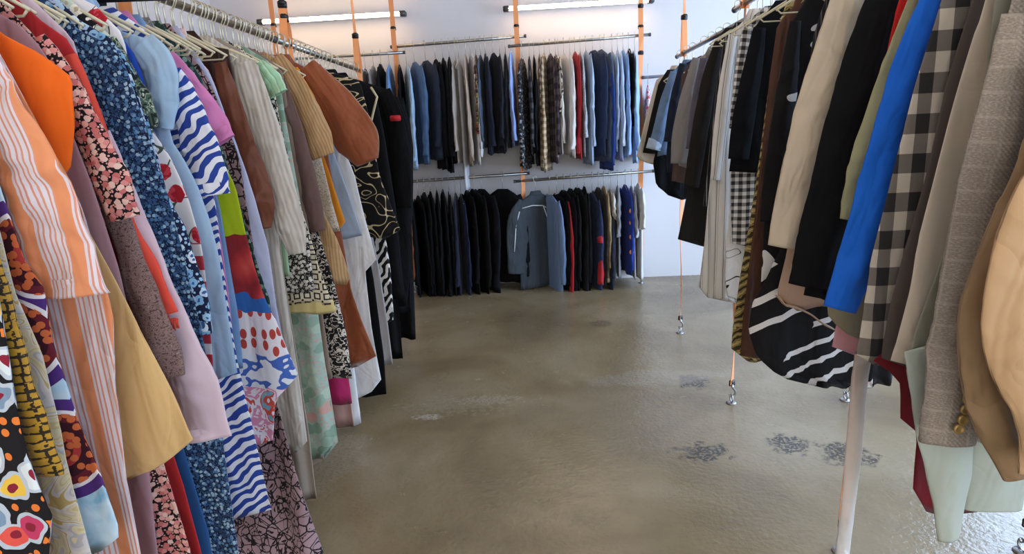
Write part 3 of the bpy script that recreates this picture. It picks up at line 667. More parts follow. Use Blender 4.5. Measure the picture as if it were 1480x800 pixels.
G('plum_knit', 'plum brown jumper', 'plum brown jumper with long sleeve before the camel cardigan', 'jumper', 2.29, [(395, 110), (418, 200), (438, 300), (450, 400)], S('6b534f', wr=1), [(402, 115, 10), (424, 190, 15), (444, 265, 15), (460, 334, 11)])
G('leopard_skirt', 'black and white leopard skirt', 'black and white leopard-print dress under the camel cardigan', 'dress', 2.33, [(410, 130), (450, 300), (484, 410), (500, 480), (509, 545)], leop2)
G('camel_cardigan', 'camel cable cardigan', 'camel cable-knit cardigan with wide short sleeve', 'cardigan', 2.37, [(376, 72), (412, 92), (438, 190), (462, 290), (488, 345), (505, 400), (500, 410)], cable, [(396, 84, 14), (424, 130, 22), (452, 188, 24), (468, 226, 17)], dy=.035)
G('speckled_jumper', 'cream speckled jumper', 'cream speckled jumper edge just behind the camel cardigan', 'jumper', 2.42, [(402, 82), (430, 120), (458, 205), (482, 295), (492, 332)], knitS)
G('magenta_dress', 'magenta dress', 'magenta dress hem peeping below the leopard print', 'dress', 2.46, [(420, 110), (455, 300), (490, 480), (503, 545), (508, 582)], S('b32a62'))
G('dusty_pink_dress', 'dusty pink long dress', 'dusty pink long dress, lowest hem under the magenta one', 'dress', 2.5, [(425, 110), (460, 300), (495, 500), (512, 616)], S('b08a82'))
G('mustard_blouse', 'mustard orange blouse', 'mustard orange blouse, short sleeve showing under the rust jacket', 'blouse', 2.54, [(405, 80), (432, 120), (455, 190), (478, 255), (500, 322), (484, 336)], S('cf8420'), [(422, 100, 9), (442, 145, 14), (459, 180, 12)])
r = G('rust_jacket', 'rust brown jacket', 'rust brown suede jacket with a big balloon sleeve', 'jacket', 2.62, [(412, 84), (442, 86), (455, 110), (472, 210), (492, 330), (508, 420), (530, 480), (545, 518), (515, 530)], rust, [(440, 98, 18), (466, 130, 26), (495, 170, 33), (518, 205, 32), (532, 234, 17)], dy=.06, sd=.05, col=True)
G('pale_long_skirt', 'narrow white dress', 'narrow white dress hanging low beside the dusty pink hem', 'dress', 2.68, [(440, 100), (480, 300), (505, 480), (514, 550), (522, 612)], S('dcdadb'))
G('chambray_shirt', 'pale chambray shirt', 'pale blue-grey chambray shirt below the balloon sleeve', 'shirt', 2.74, [(440, 95), (480, 215), (508, 290), (524, 342)], S('9fb0c6'))
G('white_dress', 'white tiered dress', 'white tiered cotton dress below the balloon sleeve of the rust jacket', 'dress', 2.82, [(458, 98), (482, 180), (512, 250), (530, 325), (546, 382), (528, 392), (537, 470), (552, 555), (512, 580)], fabric('white_cotton', lambda b: b.mix(b.noise(10, 2), 'dadadc', 'e6e6e7'), wr=.9))
G('black_slip_dress', 'black slip dress', 'black slip dress hem directly behind the white tiered dress', 'dress', 2.9, [(470, 105), (510, 250), (540, 400), (556, 520), (559, 570)], blk1)
G('scroll_blouse', 'black scroll-print top', 'black top with cream scroll print at shoulder height', 'top', 3.0, [(484, 106), (520, 116), (538, 185), (548, 250), (566, 300), (579, 333), (560, 342)], scroll, col=True)
G('pale_grey_dress', 'pale grey long dress', 'pale grey long dress hem between black slip and black skirt', 'dress', 3.06, [(480, 110), (520, 250), (550, 400), (561, 470), (568, 527)], S('b8b6ba'))
G('maze_dress', 'black and white maze dress', 'black and white bold maze-print dress below the scroll top', 'dress', 3.12, [(490, 108), (530, 180), (552, 300), (565, 390), (570, 465), (550, 474)], bwgeo)
r = G('piped_jacket', 'black jacket with cream piping', 'black jacket with cream piping along its front edge', 'jacket', 3.22, [(508, 112), (540, 122), (555, 190), (572, 300), (582, 400), (586, 430)], blk2, col=True)
hem = r['_hem']; bm = bmesh.new(); pts = []
for px, py in ((536, 126), (545, 140), (540, 160), (534, 186), (542, 215)): x, z = at(px, py, 3.19); pts.append((x+1.04, -.03, z-hem))
tube(bm, pts, .006, 8); from_bm('piping', bm, S('cbbd9c'), r)
G('black_maxi', 'black maxi dress', 'black maxi dress, lowest black hem behind the pale grey one', 'dress', 3.3, [(510, 114), (545, 140), (565, 300), (575, 430), (582, 517)], blk3)
r = G('logo_jacket', 'black jacket with red badge', 'black jacket with a small red badge on the arm', 'jacket', 3.4, [(530, 116), (560, 140), (575, 180), (588, 300), (592, 400), (588, 440)], blk1, [(555, 130, 9), (571, 175, 13), (580, 240, 14), (584, 300, 11)], col=True)
hem = r['_hem']; x, z = at(571, 171, 3.34); bm = bmesh.new(); box(bm, x+1.04-.028, x+1.04+.03, -.062, -.052, z-hem-.014, z-hem+.016, .004); from_bm('badge', bm, S('c8323a'), LAST['s'])
for i, (Y, e, t) in enumerate([(3.5, [(540, 120), (572, 150), (588, 200), (592, 320), (594, 450)], 'black ribbed cardigan between badge jacket and black coat'),
                               (3.6, [(548, 122), (578, 155), (588, 190), (594, 300), (598, 420), (601, 488)], 'long black coat with the outermost hem at the far end'),
                               (3.7, [(552, 124), (580, 155), (590, 200), (594, 300), (597, 400)], 'black wool blazer behind the long black coat'),
                               (3.79, [(556, 126), (582, 160), (590, 210), (594, 320), (596, 430)], 'last black dress before the end strap of the left rack'),
                               (3.9, [(560, 128), (580, 150), (588, 200), (590, 300), (590, 380)], 'black tunic past the end strap of the left rack')]):
    G(('cardigan', 'long_coat', 'blazer', 'black_dress', 'tunic')[i], t, t, ('cardigan', 'coat', 'blazer', 'dress', 'tunic')[i], Y, e, (blk2, blk3, blk1, blk2, blk3)[i], [(e[1][0]-6, e[1][1]-8, 9), (e[2][0]-6, e[2][1], 12), (e[3][0]-9, e[3][1]-40, 12), (e[3][0]-8, e[3][1]+20, 10)] if i != 3 else None)
# more hooks crowd the rail between the garments; their garments are hidden behind the front ones
for k in range(34):
    Y = 1.38+k*.062+random.uniform(-.012, .012)
    hanger('pale wire hanger packed in the crowded row on the left rail', -1.04, Y, ZL+.0165, random.uniform(-.12, .12), span=.15, drop=.1, group='wire hangers packed along the left rail')
# black clip hangers with dark trousers by the near strap
def clip_hanger(label, X, Y, zr, rz):
    r = thing('clip_hanger', label, 'hanger', (X, Y, zr+.0165), rz)
    bm = bmesh.new(); pts = [(.018*math.cos(a), 0, .018*math.sin(a)-.004) for a in [PI-PI*i/10 for i in range(11)]]+[(.012, 0, -.03), (0, 0, -.04), (0, 0, -.06)]; tube(bm, pts, .0026, 6); from_bm('hook', bm, HOOK, r)
    bm = bmesh.new(); box(bm, -.17, .17, -.007, .007, -.082, -.06, .004); from_bm('clamp_bar', bm, DRK, r)
    bm = bmesh.new(); tube(bm, [(-.17, -.008, -.062), (.17, -.008, -.062)], .003, 6); from_bm('chrome_edge', bm, GALV, r)
clip_hanger('black clamp hanger with chrome edge holding dark trousers by the near strap', -1.04, 1.56, ZL, .1)
r = thing('folded_trousers', 'dark navy trousers clamped in the black hanger by the near strap', 'trousers', (-1.04, 1.56, 1.0), .1)
sheet('trouser_leg', S('161a26'), r, [(ZL-.065, -.165, .02), (ZL-.3, -.16, .0), (1.0, -.15, -.02)], .012, .008, 36, 20, z0=1.0)
# ------------------------------------------------------------------ right rack, far to near
strp = stripes('white_grey_stripe', .03, [(0, 'd9d5cf'), (.5, 'c9c5c0'), (.62, '6f6d6c'), (.7, 'd9d5cf'), (.86, 'a9a6a3'), (.92, 'd9d5cf')])
gingB = gingham('black_white_gingham', 'e3e0dc', '8b8988', '1a1a1c', .028)
gingL = gingham('large_faded_gingham', 'cbc2b4', '77706a', '262528', .078, px=.052)
scrib = contour('white_black_scribble', ['ded9d5', 'e2ddd9', 'ded9d5', '1d1b1c', 'e0dbd7', 'ddd8d4', 'e2ddd9'], 9, 3, 0)
def ropefn(b):
    w = b.wave(11, 5, 2, b.map(rot=(0, 0, 1.1))); return b.ramp(w, [(0, '3d3520'), (.3, 'a18d55'), (.6, '6a5a30'), (.8, 'b9a56c')])
ropep = fabric('gold_rope_print', ropefn)
leaf = fabric('black_white_leaf', lambda b: b.ramp(b.noise(5.5, 1, b.map(sc=(1, .8, 1)), 1.6), [(0, '131214'), (.64, 'dcd9d6'), (.70, '151416')]))
curve = fabric('black_white_curves', lambda b: b.mix(b.step(b.math('MULTIPLY', b.wave(4.2, 11, .5, b.map(rot=(0, 0, .85)), det=0), b.math('MULTIPLY_ADD', b.step(b.noise(3.2, 0), .42), .3, .7)), .83), '141315', 'd9d6d3'))
denimM = fabric('mid_denim', lambda b: b.mix(b.noise(14, 4), '4c6488', '8299b5'), wr=1, weave=700)
tw = tweed('brown_grey_tweed', ['6b6157', '8f857b', 'b3a99e'], check='c0b5a8')
greyw = S('86817e', name='grey_wool'); greyw2 = S('6d6460', name='brown_grey_wool')
creamC = S('cdbda6', name='cream_linen', wr=.8); ivory = S('cbbfae', name='ivory_linen', wr=.5)
khaki = fabric('khaki_tan', lambda b: b.mix(b.noise(30, 3, b.map(sc=(1, .5, 1))), '84694c', '9f8464'), wr=1, rough=.7)
peach = fabric('peach_tan', lambda b: b.mix(b.noise(4, 3), 'b39069', 'c4a27c'), wr=1.2, rough=.75)
r = H('cream_trim_jacket', 'black jacket with cream lining', 'black jacket edged in cream, last at the far end of the right rack', 'jacket', 4.05, [(962, 98), (948, 116), (934, 168), (919, 228), (944, 238)], S('cfc3b1', name='cream_trim'), col=True)
hem = r['_hem']; sh = [at(*p, 4.0) for p in ((966, 100), (953, 120), (941, 170), (931, 216), (930, 222))]
bm_rows = [(z, x-.924, .1) for x, z in sh]
sheet('front_panel', S('15130f'), r, bm_rows, .012, .006, 28, 18, v0=-.022, z0=hem)
H('black_trousers', 'black trousers', 'black trousers hanging below the denim jacket', 'trousers', 3.86, [(975, 100), (956, 180), (944, 235), (948, 268), (968, 284), (985, 288)], blk1)
r = H('denim_jacket', 'faded denim jacket', 'faded denim jacket with turned-back cuff on the right rack', 'jacket', 3.74, [(985, 90), (970, 104), (960, 150), (950, 225)], denimM, [(976, 104, 7), (962, 150, 9), (951, 195, 9), (945, 214, 10)], col=True, sd=.03)
hem = r['_hem']; x1, z1 = at(949, 201, 3.69); x2, z2 = at(945, 216, 3.69)
sleeve('cuff', S('a9b8ca', name='cuff_denim'), LAST['s'], [(x1-.924, z1, .042), (x2-.924, z2, .044)], .034, v0=-.028, z0=hem, N=18, n=5)
H('navy_cardigan', 'dark navy cardigan', 'dark navy cardigan between faded denim jacket and grey blazer', 'cardigan', 3.5, [(1000, 76), (985, 95), (972, 150), (963, 220), (964, 250)], S('1b2233'), [(988, 92, 6), (976, 145, 8), (967, 205, 8)])
H('brown_jumper', 'brown wool jumper', 'brown wool jumper, its hem just under the grey blazer', 'jumper', 3.36, [(1005, 75), (985, 130), (975, 220), (970, 262), (998, 266)], S('54403a'))
H('grey_blazer', 'grey blazer', 'mid grey wool blazer with a paler pinkish edge', 'blazer', 3.22, [(1015, 66), (1000, 90), (990, 140), (982, 200), (978, 240), (1004, 245)], S('a09490', name='pink_grey'), [(1008, 84, 7), (995, 140, 12), (987, 190, 15), (984, 236, 15)], greyw, col=greyw, sd=.03)
H('slate_blazer', 'slate brown blazer', 'slate brown blazer directly in front of the grey one', 'blazer', 3.1, [(1025, 64), (1012, 90), (1003, 180), (996, 250), (998, 280)], greyw2, [(1018, 84, 6), (1008, 150, 9), (1001, 215, 10)], S('5d5864'))
H('black_long_coat', 'black long coat', 'long black coat hanging left of the striped shirt dress', 'coat', 2.94, [(1050, 40), (1034, 58), (1018, 130), (1001, 240), (979, 347), (1012, 354)], S('1c1815', name='warm_black'), [(1040, 60, 7), (1024, 120, 11), (1010, 200, 12), (999, 270, 11)])
H('black_shirt', 'black striped shirt', 'black shirt with thin pale stripes squeezed beside the striped shirt dress', 'shirt', 2.8, [(1062, 38), (1048, 50), (1036, 120), (1024, 230), (1016, 300)], stripes('charcoal_stripe', .022, [(0, '1a1a1b'), (.8, '8b8a88')]))
r = H('striped_shirt_dress', 'grey and white striped shirt dress', 'long white shirt dress with fine grey stripes', 'dress', 2.64, [(1074, 32), (1060, 44), (1047, 80), (1034, 200), (1022, 300), (1010, 420), (1035, 438), (1062, 440)], strp, [(1060, 50, 7), (1050, 110, 9), (1041, 190, 10), (1034, 260, 8)], col=True, amp=.026)
H('scribble_blouse', 'white blouse with black scribbles', 'white blouse with black scribbled print below the gingham', 'blouse', 2.54, [(1080, 40), (1066, 190), (1055, 300), (1049, 350), (1047, 400), (1052, 430), (1078, 438)], scrib)
H('gingham_blouse', 'black and white gingham blouse', 'black and white gingham blouse with narrow sleeve by the plain black top', 'blouse', 2.46, [(1090, 22), (1078, 40), (1066, 180), (1056, 255), (1057, 310), (1060, 357), (1092, 360)], gingB, [(1082, 36, 7), (1073, 90, 9), (1066, 140, 8), (1058, 186, 4)])
H('plain_black_blouse', 'plain black top', 'plain black top with a straight hem above the gingham', 'top', 2.36, [(1112, 14), (1092, 36), (1081, 100), (1064, 180), (1054, 248), (1092, 252)], S('0e0f14', sheen=0, spec=.15), [(1098, 40, 9), (1088, 100, 14), (1075, 170, 16), (1067, 230, 15)])
H('rope_print_shirt', 'gold rope-print shirt', 'black and gold rope-print shirt edge along the brown coat', 'shirt', 2.24, [(1128, 30), (1112, 120), (1097, 230), (1082, 330), (1068, 410), (1058, 480), (1056, 516), (1080, 520)], ropep)
H('brown_leather_coat', 'dark brown leather coat', 'long dark brown leather coat beside the gold rope print', 'coat', 2.16, [(1146, 10), (1124, 34), (1112, 120), (1100, 230), (1086, 350), (1073, 450), (1068, 512), (1090, 520)], fabric('brown_leather', lambda b: b.mix(b.noise(9, 3), '45291b', '5c3826'), rough=.5, sheen=0, wr=.8), col=True)
H('black_kimono', 'black kimono with white leaves', 'black kimono with white leaf marks between brown coat and cream blazer', 'kimono', 2.04, [(1160, 8), (1140, 36), (1128, 120), (1112, 240), (1104, 330), (1100, 420), (1104, 430)], leaf, [(1150, 30, 8), (1138, 120, 14), (1126, 220, 18), (1116, 320, 18)])
H('curve_print_dress', 'black dress with white curves', 'black dress with sweeping white curves and hem above the floor', 'dress', 1.93, [(1215, -30), (1195, 80), (1172, 220), (1140, 330), (1108, 400), (1088, 440), (1083, 480), (1094, 518), (1122, 540), (1162, 557), (1196, 558)], curve, amp=.022, farmin=.25)
H('charcoal_shirt', 'charcoal pinstripe shirt', 'charcoal pinstripe shirt just behind the cream blazer', 'shirt', 1.86, [(1215, -40), (1192, 0), (1176, 50), (1166, 120), (1150, 200)], stripes('charcoal_pin', .012, [(0, '26262a'), (.75, '5d5c5e')]))
r = H('pinkish_dress', 'pinkish beige dress', 'pinkish beige dress with a dangling belt below the cream blazer', 'dress', 1.81, [(1225, -60), (1180, 100), (1152, 260), (1136, 370), (1124, 425), (1150, 446)], S('b89a84', name='pinkish_beige'))
hem = r['_hem']; bm = bmesh.new(); pts = []
for px, py in ((1124, 428), (1134, 440), (1152, 444), (1172, 454), (1190, 468), (1203, 474)): x, z = at(px, py, 1.78); pts.append((x-.924, -.03, z-hem))
ribbon(bm, [(p[0], p[1], p[2]) for p in pts], .004, .03, [0]*6); o = from_bm('belt', bm, S('b0947c'), r)
H('cream_blazer', 'cream blazer', 'cream linen blazer with a creased sleeve on the right rack', 'blazer', 1.75, [(1240, -70), (1205, -10), (1186, 60), (1168, 160), (1150, 260), (1142, 330)], creamC, [(1234, -30, 24), (1212, 60, 33), (1184, 170, 38), (1158, 270, 35), (1136, 357, 28)], dy=.04, sd=.035, col=True)
H('black_blazer', 'black blazer', 'black blazer between cream blazer and sage shirt', 'blazer', 1.63, [(1290, -80), (1262, -20), (1240, 60), (1212, 180), (1186, 300), (1168, 390), (1160, 425), (1216, 445)], S('121214', wr=.6, sheen=0, spec=.15), [(1286, -5, 32), (1256, 90, 38), (1226, 210, 41), (1200, 320, 41), (1178, 414, 39)], dy=.035, sd=.03)
H('red_blouse', 'bright red top', 'bright red top, only a sliver beside the black blazer', 'top', 1.545, [(1325, -50), (1300, 0), (1285, 56), (1268, 140), (1250, 260)], S('c3241f'))
H('sage_shirt', 'pale sage shirt', 'pale sage green shirt with sleeve end beside the bright blue one', 'shirt', 1.49, [(1340, -60), (1318, 6), (1295, 62), (1270, 140), (1252, 260)], S('a3a07a'), [(1336, -10, 20), (1312, 60, 24), (1282, 150, 26), (1252, 240, 27), (1230, 318, 17)], dy=.025)
H('pink_shorts', 'pink dress', 'pink dress, only its hem showing below the blue shirt', 'dress', 1.47, [(1330, 0), (1262, 260), (1225, 420), (1207, 475), (1202, 500), (1232, 509)], S('c78f93'))
H('olive_tunic', 'olive beige tunic', 'olive beige tunic showing under the blue shirt cuff', 'tunic', 1.45, [(1320, 0), (1260, 260), (1214, 400), (1196, 440), (1198, 462), (1230, 484), (1250, 490)], S('8a8068'))
H('blue_shirt', 'bright blue shirt', 'bright cobalt blue linen shirt with long sleeve', 'shirt', 1.395, [(1350, -70), (1332, 0), (1300, 103), (1268, 240), (1246, 338), (1236, 420)], fabric('bright_blue', lambda b: b.mix(b.noise(7, 3), '1158c4', '1f6fdc'), wr=.9), [(1362, -30, 18), (1322, 75, 26), (1289, 190, 29), (1256, 320, 30), (1228, 410, 29), (1214, 447, 25)], dy=.022, sd=.016)
r = H('gingham_shirt', 'faded gingham shirt', 'faded black and cream large gingham shirt', 'shirt', 1.30, [(1385, -70), (1361, 0), (1322, 125), (1294, 234), (1261, 365), (1241, 497), (1236, 515), (1264, 524)], gingL, amp=.004)
H('taupe_coat', 'dark taupe coat', 'dark taupe coat between faded gingham and ivory tunic', 'coat', 1.25, [(1428, -70), (1405, 0), (1370, 110), (1338, 250), (1310, 350), (1288, 440), (1274, 520), (1312, 532)], S('544a46'), amp=.012)
H('dark_red_dress', 'dark red dress', 'dark red dress with uneven hem below the ivory tunic', 'dress', 1.275, [(1430, -40), (1400, 60), (1350, 250), (1310, 420), (1287, 500), (1255, 524), (1296, 541), (1303, 560), (1303, 612), (1322, 615), (1323, 640), (1317, 705), (1340, 738)], S('6d1820'), amp=.012)
H('ivory_tunic', 'ivory tunic', 'smooth ivory tunic beside the tweed blazer', 'tunic', 1.17, [(1440, -70), (1424, 0), (1408, 50), (1379, 147), (1353, 240), (1329, 331), (1315, 419), (1297, 497), (1289, 523), (1342, 533)], ivory, amp=.006)
r = H('sage_trousers', 'pale sage trousers', 'pale sage wide trousers hanging under the tweed blazer', 'trousers', 1.12, [(1420, 150), (1370, 350), (1322, 480), (1308, 536), (1330, 590)], S('8f8f80', name='sage_grey'))
hem = r['_hem']
def leg(name, pts, Yp, mat, sd, dy):
    q = []
    for px, py, h in pts: x, z = at(px, py, Yp); x2, _ = at(px+h, py, Yp); q.append((x-.924, z, x2-x))
    sleeve(name, mat, r, q, sd, v0=dy, z0=hem, N=32, n=40, cr=.25)
sageT = fabric('pale_sage_twill', lambda b: b.mix(b.noise(5, 2), 'a3aca0', 'b2bab0'), wr=.5)
leg('trouser_leg', [(1352, 500, 42), (1364, 590, 44), (1374, 660, 38), (1377, 720, 28), (1374, 782, 16)], 1.10, sageT, .014, -.012)
leg('trouser_leg', [(1470, 560, 46), (1452, 650, 46), (1440, 700, 44), (1434, 735, 42)], 1.13, sageT, .014, .012)
r = H('tweed_blazer', 'brown-grey tweed blazer', 'brown-grey checked tweed blazer with gold buttons on its cuff', 'blazer', 1.065, [(1478, -80), (1462, 0), (1440, 78), (1404, 247), (1386, 340), (1376, 440), (1368, 560), (1372, 610), (1440, 655)], tw, [(1486, 20, 36), (1464, 130, 44), (1434, 260, 46), (1408, 400, 46), (1386, 520, 44), (1367, 638, 39)], dy=.035, sd=.028, amp=.006)
hem = r['_hem']; bp = []
for px, py in ((1400, 577), (1397, 592), (1393, 607), (1387, 620)): x, z = at(px, py, .998); bp.append((x-.924, -.064, z-hem))
buttons(metal('old_gold_button', 'b79a62', .4, .6), LAST['s'], bp, .0095, 'cuff_button')
H('khaki_jacket', 'khaki tan jacket', 'khaki tan jacket with a creased hanging sleeve beside the tweed', 'jacket', .98, [(1560, -60), (1520, 100), (1490, 300), (1470, 460), (1462, 600), (1470, 640)], khaki, [(1545, 80, 30), (1500, 250, 36), (1462, 350, 42), (1432, 440, 42), (1422, 520, 36), (1442, 610, 34), (1474, 685, 24)], dy=.03, sd=.024)
H('peach_jacket', 'peach tan jacket', 'smooth peach tan jacket at the edge nearest the camera', 'jacket', .905, [(1620, 60), (1560, 200), (1500, 280), (1480, 400), (1476, 520), (1486, 640), (1496, 690)], peach, [(1570, 190, 46), (1520, 300, 66), (1482, 410, 62), (1482, 500, 60), (1500, 575, 44), (1512, 610, 42), (1522, 668, 54)], dy=.03, sd=.022)
# the sheer scarf beside the strap
sheer = fabric('sheer_voile', lambda b: b.ramp(b.math('DIVIDE', b.math('ADD', b.xy()[1], 1.45), .8), [(0, 'dcd9d6'), (.45, 'c3bab2'), (.85, '94847a')], 'LINEAR'), alpha=.72, wr=.8, weave=0)
r = thing('sheer_scarf', 'long sheer pale grey scarf hanging nearly to the floor beside an orange strap', 'scarf', (.924, 1.36, .25))
q = []
for px, py, h in ((1300, 300, 10), (1262, 460, 13), (1245, 530, 13), (1239, 600, 12), (1231, 680, 11), (1223, 750, 10), (1214, 830, 10)):
    x, z = at(px, py, 1.36); x2, _ = at(px+h, py, 1.36); q.append((x-.924, z, x2-x))
q = [(-.03, 1.70, .015), (-.05, 1.5, .018)]+q
sleeve('scarf_cloth', sheer, r, q, .010, z0=.25, N=24, n=40, wr=.003)
hanger('pale wire hanger carrying the sheer grey scarf', .924, 1.36, 1.7945, 0, span=.1, drop=.1)
for k in range(6):
    Y = 2.1+k*.15+random.uniform(-.015, .015)
    hanger('pale wire hanger packed on the raised rail of the right rack', .924, Y, 1.8625, random.uniform(-.1, .1), span=.15, drop=.1, group='wire hangers packed along the right rail')

# ------------------------------------------------------------------ back wall racks
ORD = 'first second third fourth fifth sixth seventh eighth ninth tenth eleventh twelfth thirteenth fourteenth fifteenth sixteenth seventeenth eighteenth'.split()
def back(name, label, cat, px, top, hem, wpx, mat, yaw=0, slv=True, rail_=None, smat=None, reach=.2, extra=None, hemx=0, slen=1, col=False, hmat=None, splay=False):
    x, zt = at(px, top, 5.28); zh = at(px+hemx, hem, 5.2)[1]; x = at(px, (top+hem)/2, 5.25)[0]
    if 'wide sleeve at the far end' in label: splay = True
    yaw += random.uniform(-6, 6); hem += random.uniform(-3, 3)
    zr = {'ul': 2.11+(x+1.163)*.022, 'ur': 2.062+(x+.182)*.024, 'll': .994+(x+1.055)*.024, 'lr': .953+(x+.19)*.0266, 'uc': 2.061, 'x': 1.83}[rail_]
    Y = 5.37; zt = min(zt, zr-.05)
    root = thing(name, label, cat, (x, Y, zh), -PI/2+math.radians(yaw))
    d = max(.011, wpx/2*5.2/FOC*.62); back_r = min(reach, .19)
    rows = [(zt, -.05, .05), (zt-.02, -.09, .09), (zt-.075, -back_r*.94, reach*.95), ((zt+zh)/2, -back_r, reach), (zh, -back_r*1.02, reach*1.02)]
    sheet('body', mat, root, rows, d*.75, .012, 28, 22, z0=zh)
    if slv:
        zs = zt-.06; L_ = (zs-zh)*slen
        for s in (1, -1):
            f = s*reach if s > 0 else -back_r; k = random.uniform(.82, .99) if slen == 1 else 1; e = random.uniform(-.03, .03)
            path = [(f*.72, zs, .05), (f*.98, zs-.2*L_*k, .05), (f*1.04+e*.5, zs-.62*L_*k, .042), (f*.98+e, zs-L_*k*.98, .034)]
            if splay and s > 0: path = [(.12, zs, .055), (.19, zs-.2*L_, .10), (.21, zs-.5*L_, .105), (.24, zs-.8*L_, .075)]
            sleeve('sleeve', smat or mat, root, path, d*1.05, z0=zh, N=18, n=26, v0=s*.004, sway=random.uniform(-.022, .022), wr=.004)
    if col: collar('collar', mat if col is True else col, root, 0, zt-.004, .05, .024, z0=zh, d=.02)
    if extra: extra(root, zt, zh, d, x)
    hanger('white hanger with the '+(label.split(' on ')[0]+(','+label.split(',')[1].replace('its hidden', 'the hidden') if 'hidden left end' in label else '')).split(', last')[0], x, Y, zr+.0165, -PI/2+math.radians(yaw), hmat or WHT, .17, drop=round(max(.045, zr+.0165-zt+.004), 2))
    return root
DL, DM, DD = denimL, fabric('blue_denim_b', lambda b: b.mix(b.noise(12, 3), '3d577c', '5f7c9f'), weave=0), fabric('dark_denim_b', lambda b: b.mix(b.noise(12, 3), '20293c', '303b52'), weave=0)
NAV, NAV2 = S('1b2033', name='navy_b'), S('141827', name='navy_dark_b')
plaidP = gingham('plum_plaid', '7d7076', '4c4048', '231f2a', .09); plaidB = gingham('beige_plaid', 'b7a58c', '8a7a66', '4a3f38', .06); plaidK = gingham('black_plaid', '4b4a50', '232328', '121215', .08)
tanck = gingham('tan_check', 'c9b291', 'a38b69', '6d5740', .05); bdots = floral('black_small_dots', '17171b', ['8d8f97', 'a5a3a0'], 26, .22)
gspeck = blobs('grey_speckle_b', [(0, '8f9097'), (.5, 'c7c6c8'), (.6, '77797f')], 90); multi = blobs('dark_flower_b', [(0, '2a2224'), (.45, 'a35a46'), (.5, '3f5a3c'), (.56, 'b39a6a'), (.62, '2b2530')], 16, 2, 1)
A = ' on the upper back rail'
UL = [('denim_shirt', 'faded light denim shirt', 'shirt', 590, 92, 246, 10, DL, 12), ('denim_jacket', 'mid blue denim jacket', 'jacket', 601, 88, 238, 13, DM, 22), ('dark_denim_shirt', 'dark indigo denim shirt', 'shirt', 617, 86, 232, 16, DD, 38),
      ('black_shirt', 'black shirt next to dark indigo denim', 'shirt', 632, 84, 246, 14, blk1, 20), ('black_jumper', 'black jumper between black shirts', 'jumper', 643, 82, 250, 12, blk2, 10), ('black_fleece', 'black fleece beside the greige tweed', 'fleece', 652, 81, 236, 12, blk3, 5),
      ('tweed_jacket', 'greige tweed jacket', 'jacket', 661, 86, 236, 8, tweed('greige_tweed_b', ['7d736b', 'a59a90', 'c2b8ae']), -8), ('long_white_scarf', 'narrow white tunic reaching past the lower rail', 'tunic', 667, 84, 277, 15, S('d6d8dc'), -4, .07), ('beige_shirt', 'beige striped shirt', 'shirt', 676, 76, 241, 7, stripes('beige_stripe_b', .03, [(0, 'bca898'), (.5, '9c8878')]), 0),
      ('white_shirt', 'white shirt with low cuffs', 'shirt', 683, 75, 238, 8, S('d9d9de'), 8), ('flower_shirt', 'dark flowered shirt', 'shirt', 690, 76, 216, 9, multi, 5), ('slate_shirt', 'slate blue shirt', 'shirt', 697, 78, 214, 7, S('4c586b'), 0), ('navy_shirt', 'navy shirt left of the navy group', 'shirt', 704, 76, 224, 11, NAV, 10),
      ('navy_jumper', 'navy jumper with rounded shoulders', 'jumper', 715, 75, 222, 12, NAV2, 15), ('navy_polo', 'navy polo top', 'top', 725, 76, 220, 10, S('181b28'), 5), ('navy_blazer', 'near-black navy blazer', 'blazer', 733, 74, 214, 8, S('12131c'), 0), ('pale_blue_shirt', 'periwinkle blue shirt beside the middle strap', 'shirt', 741, 72, 211, 9, S('8ea3d8'), -6)]
for n, l, c, px, t, h, w, mt, yw, *z in UL: back(n, l+A, c, px, t, h, w, mt, yw, slv=not z, rail_='ul', reach=z[0] if z else .2)
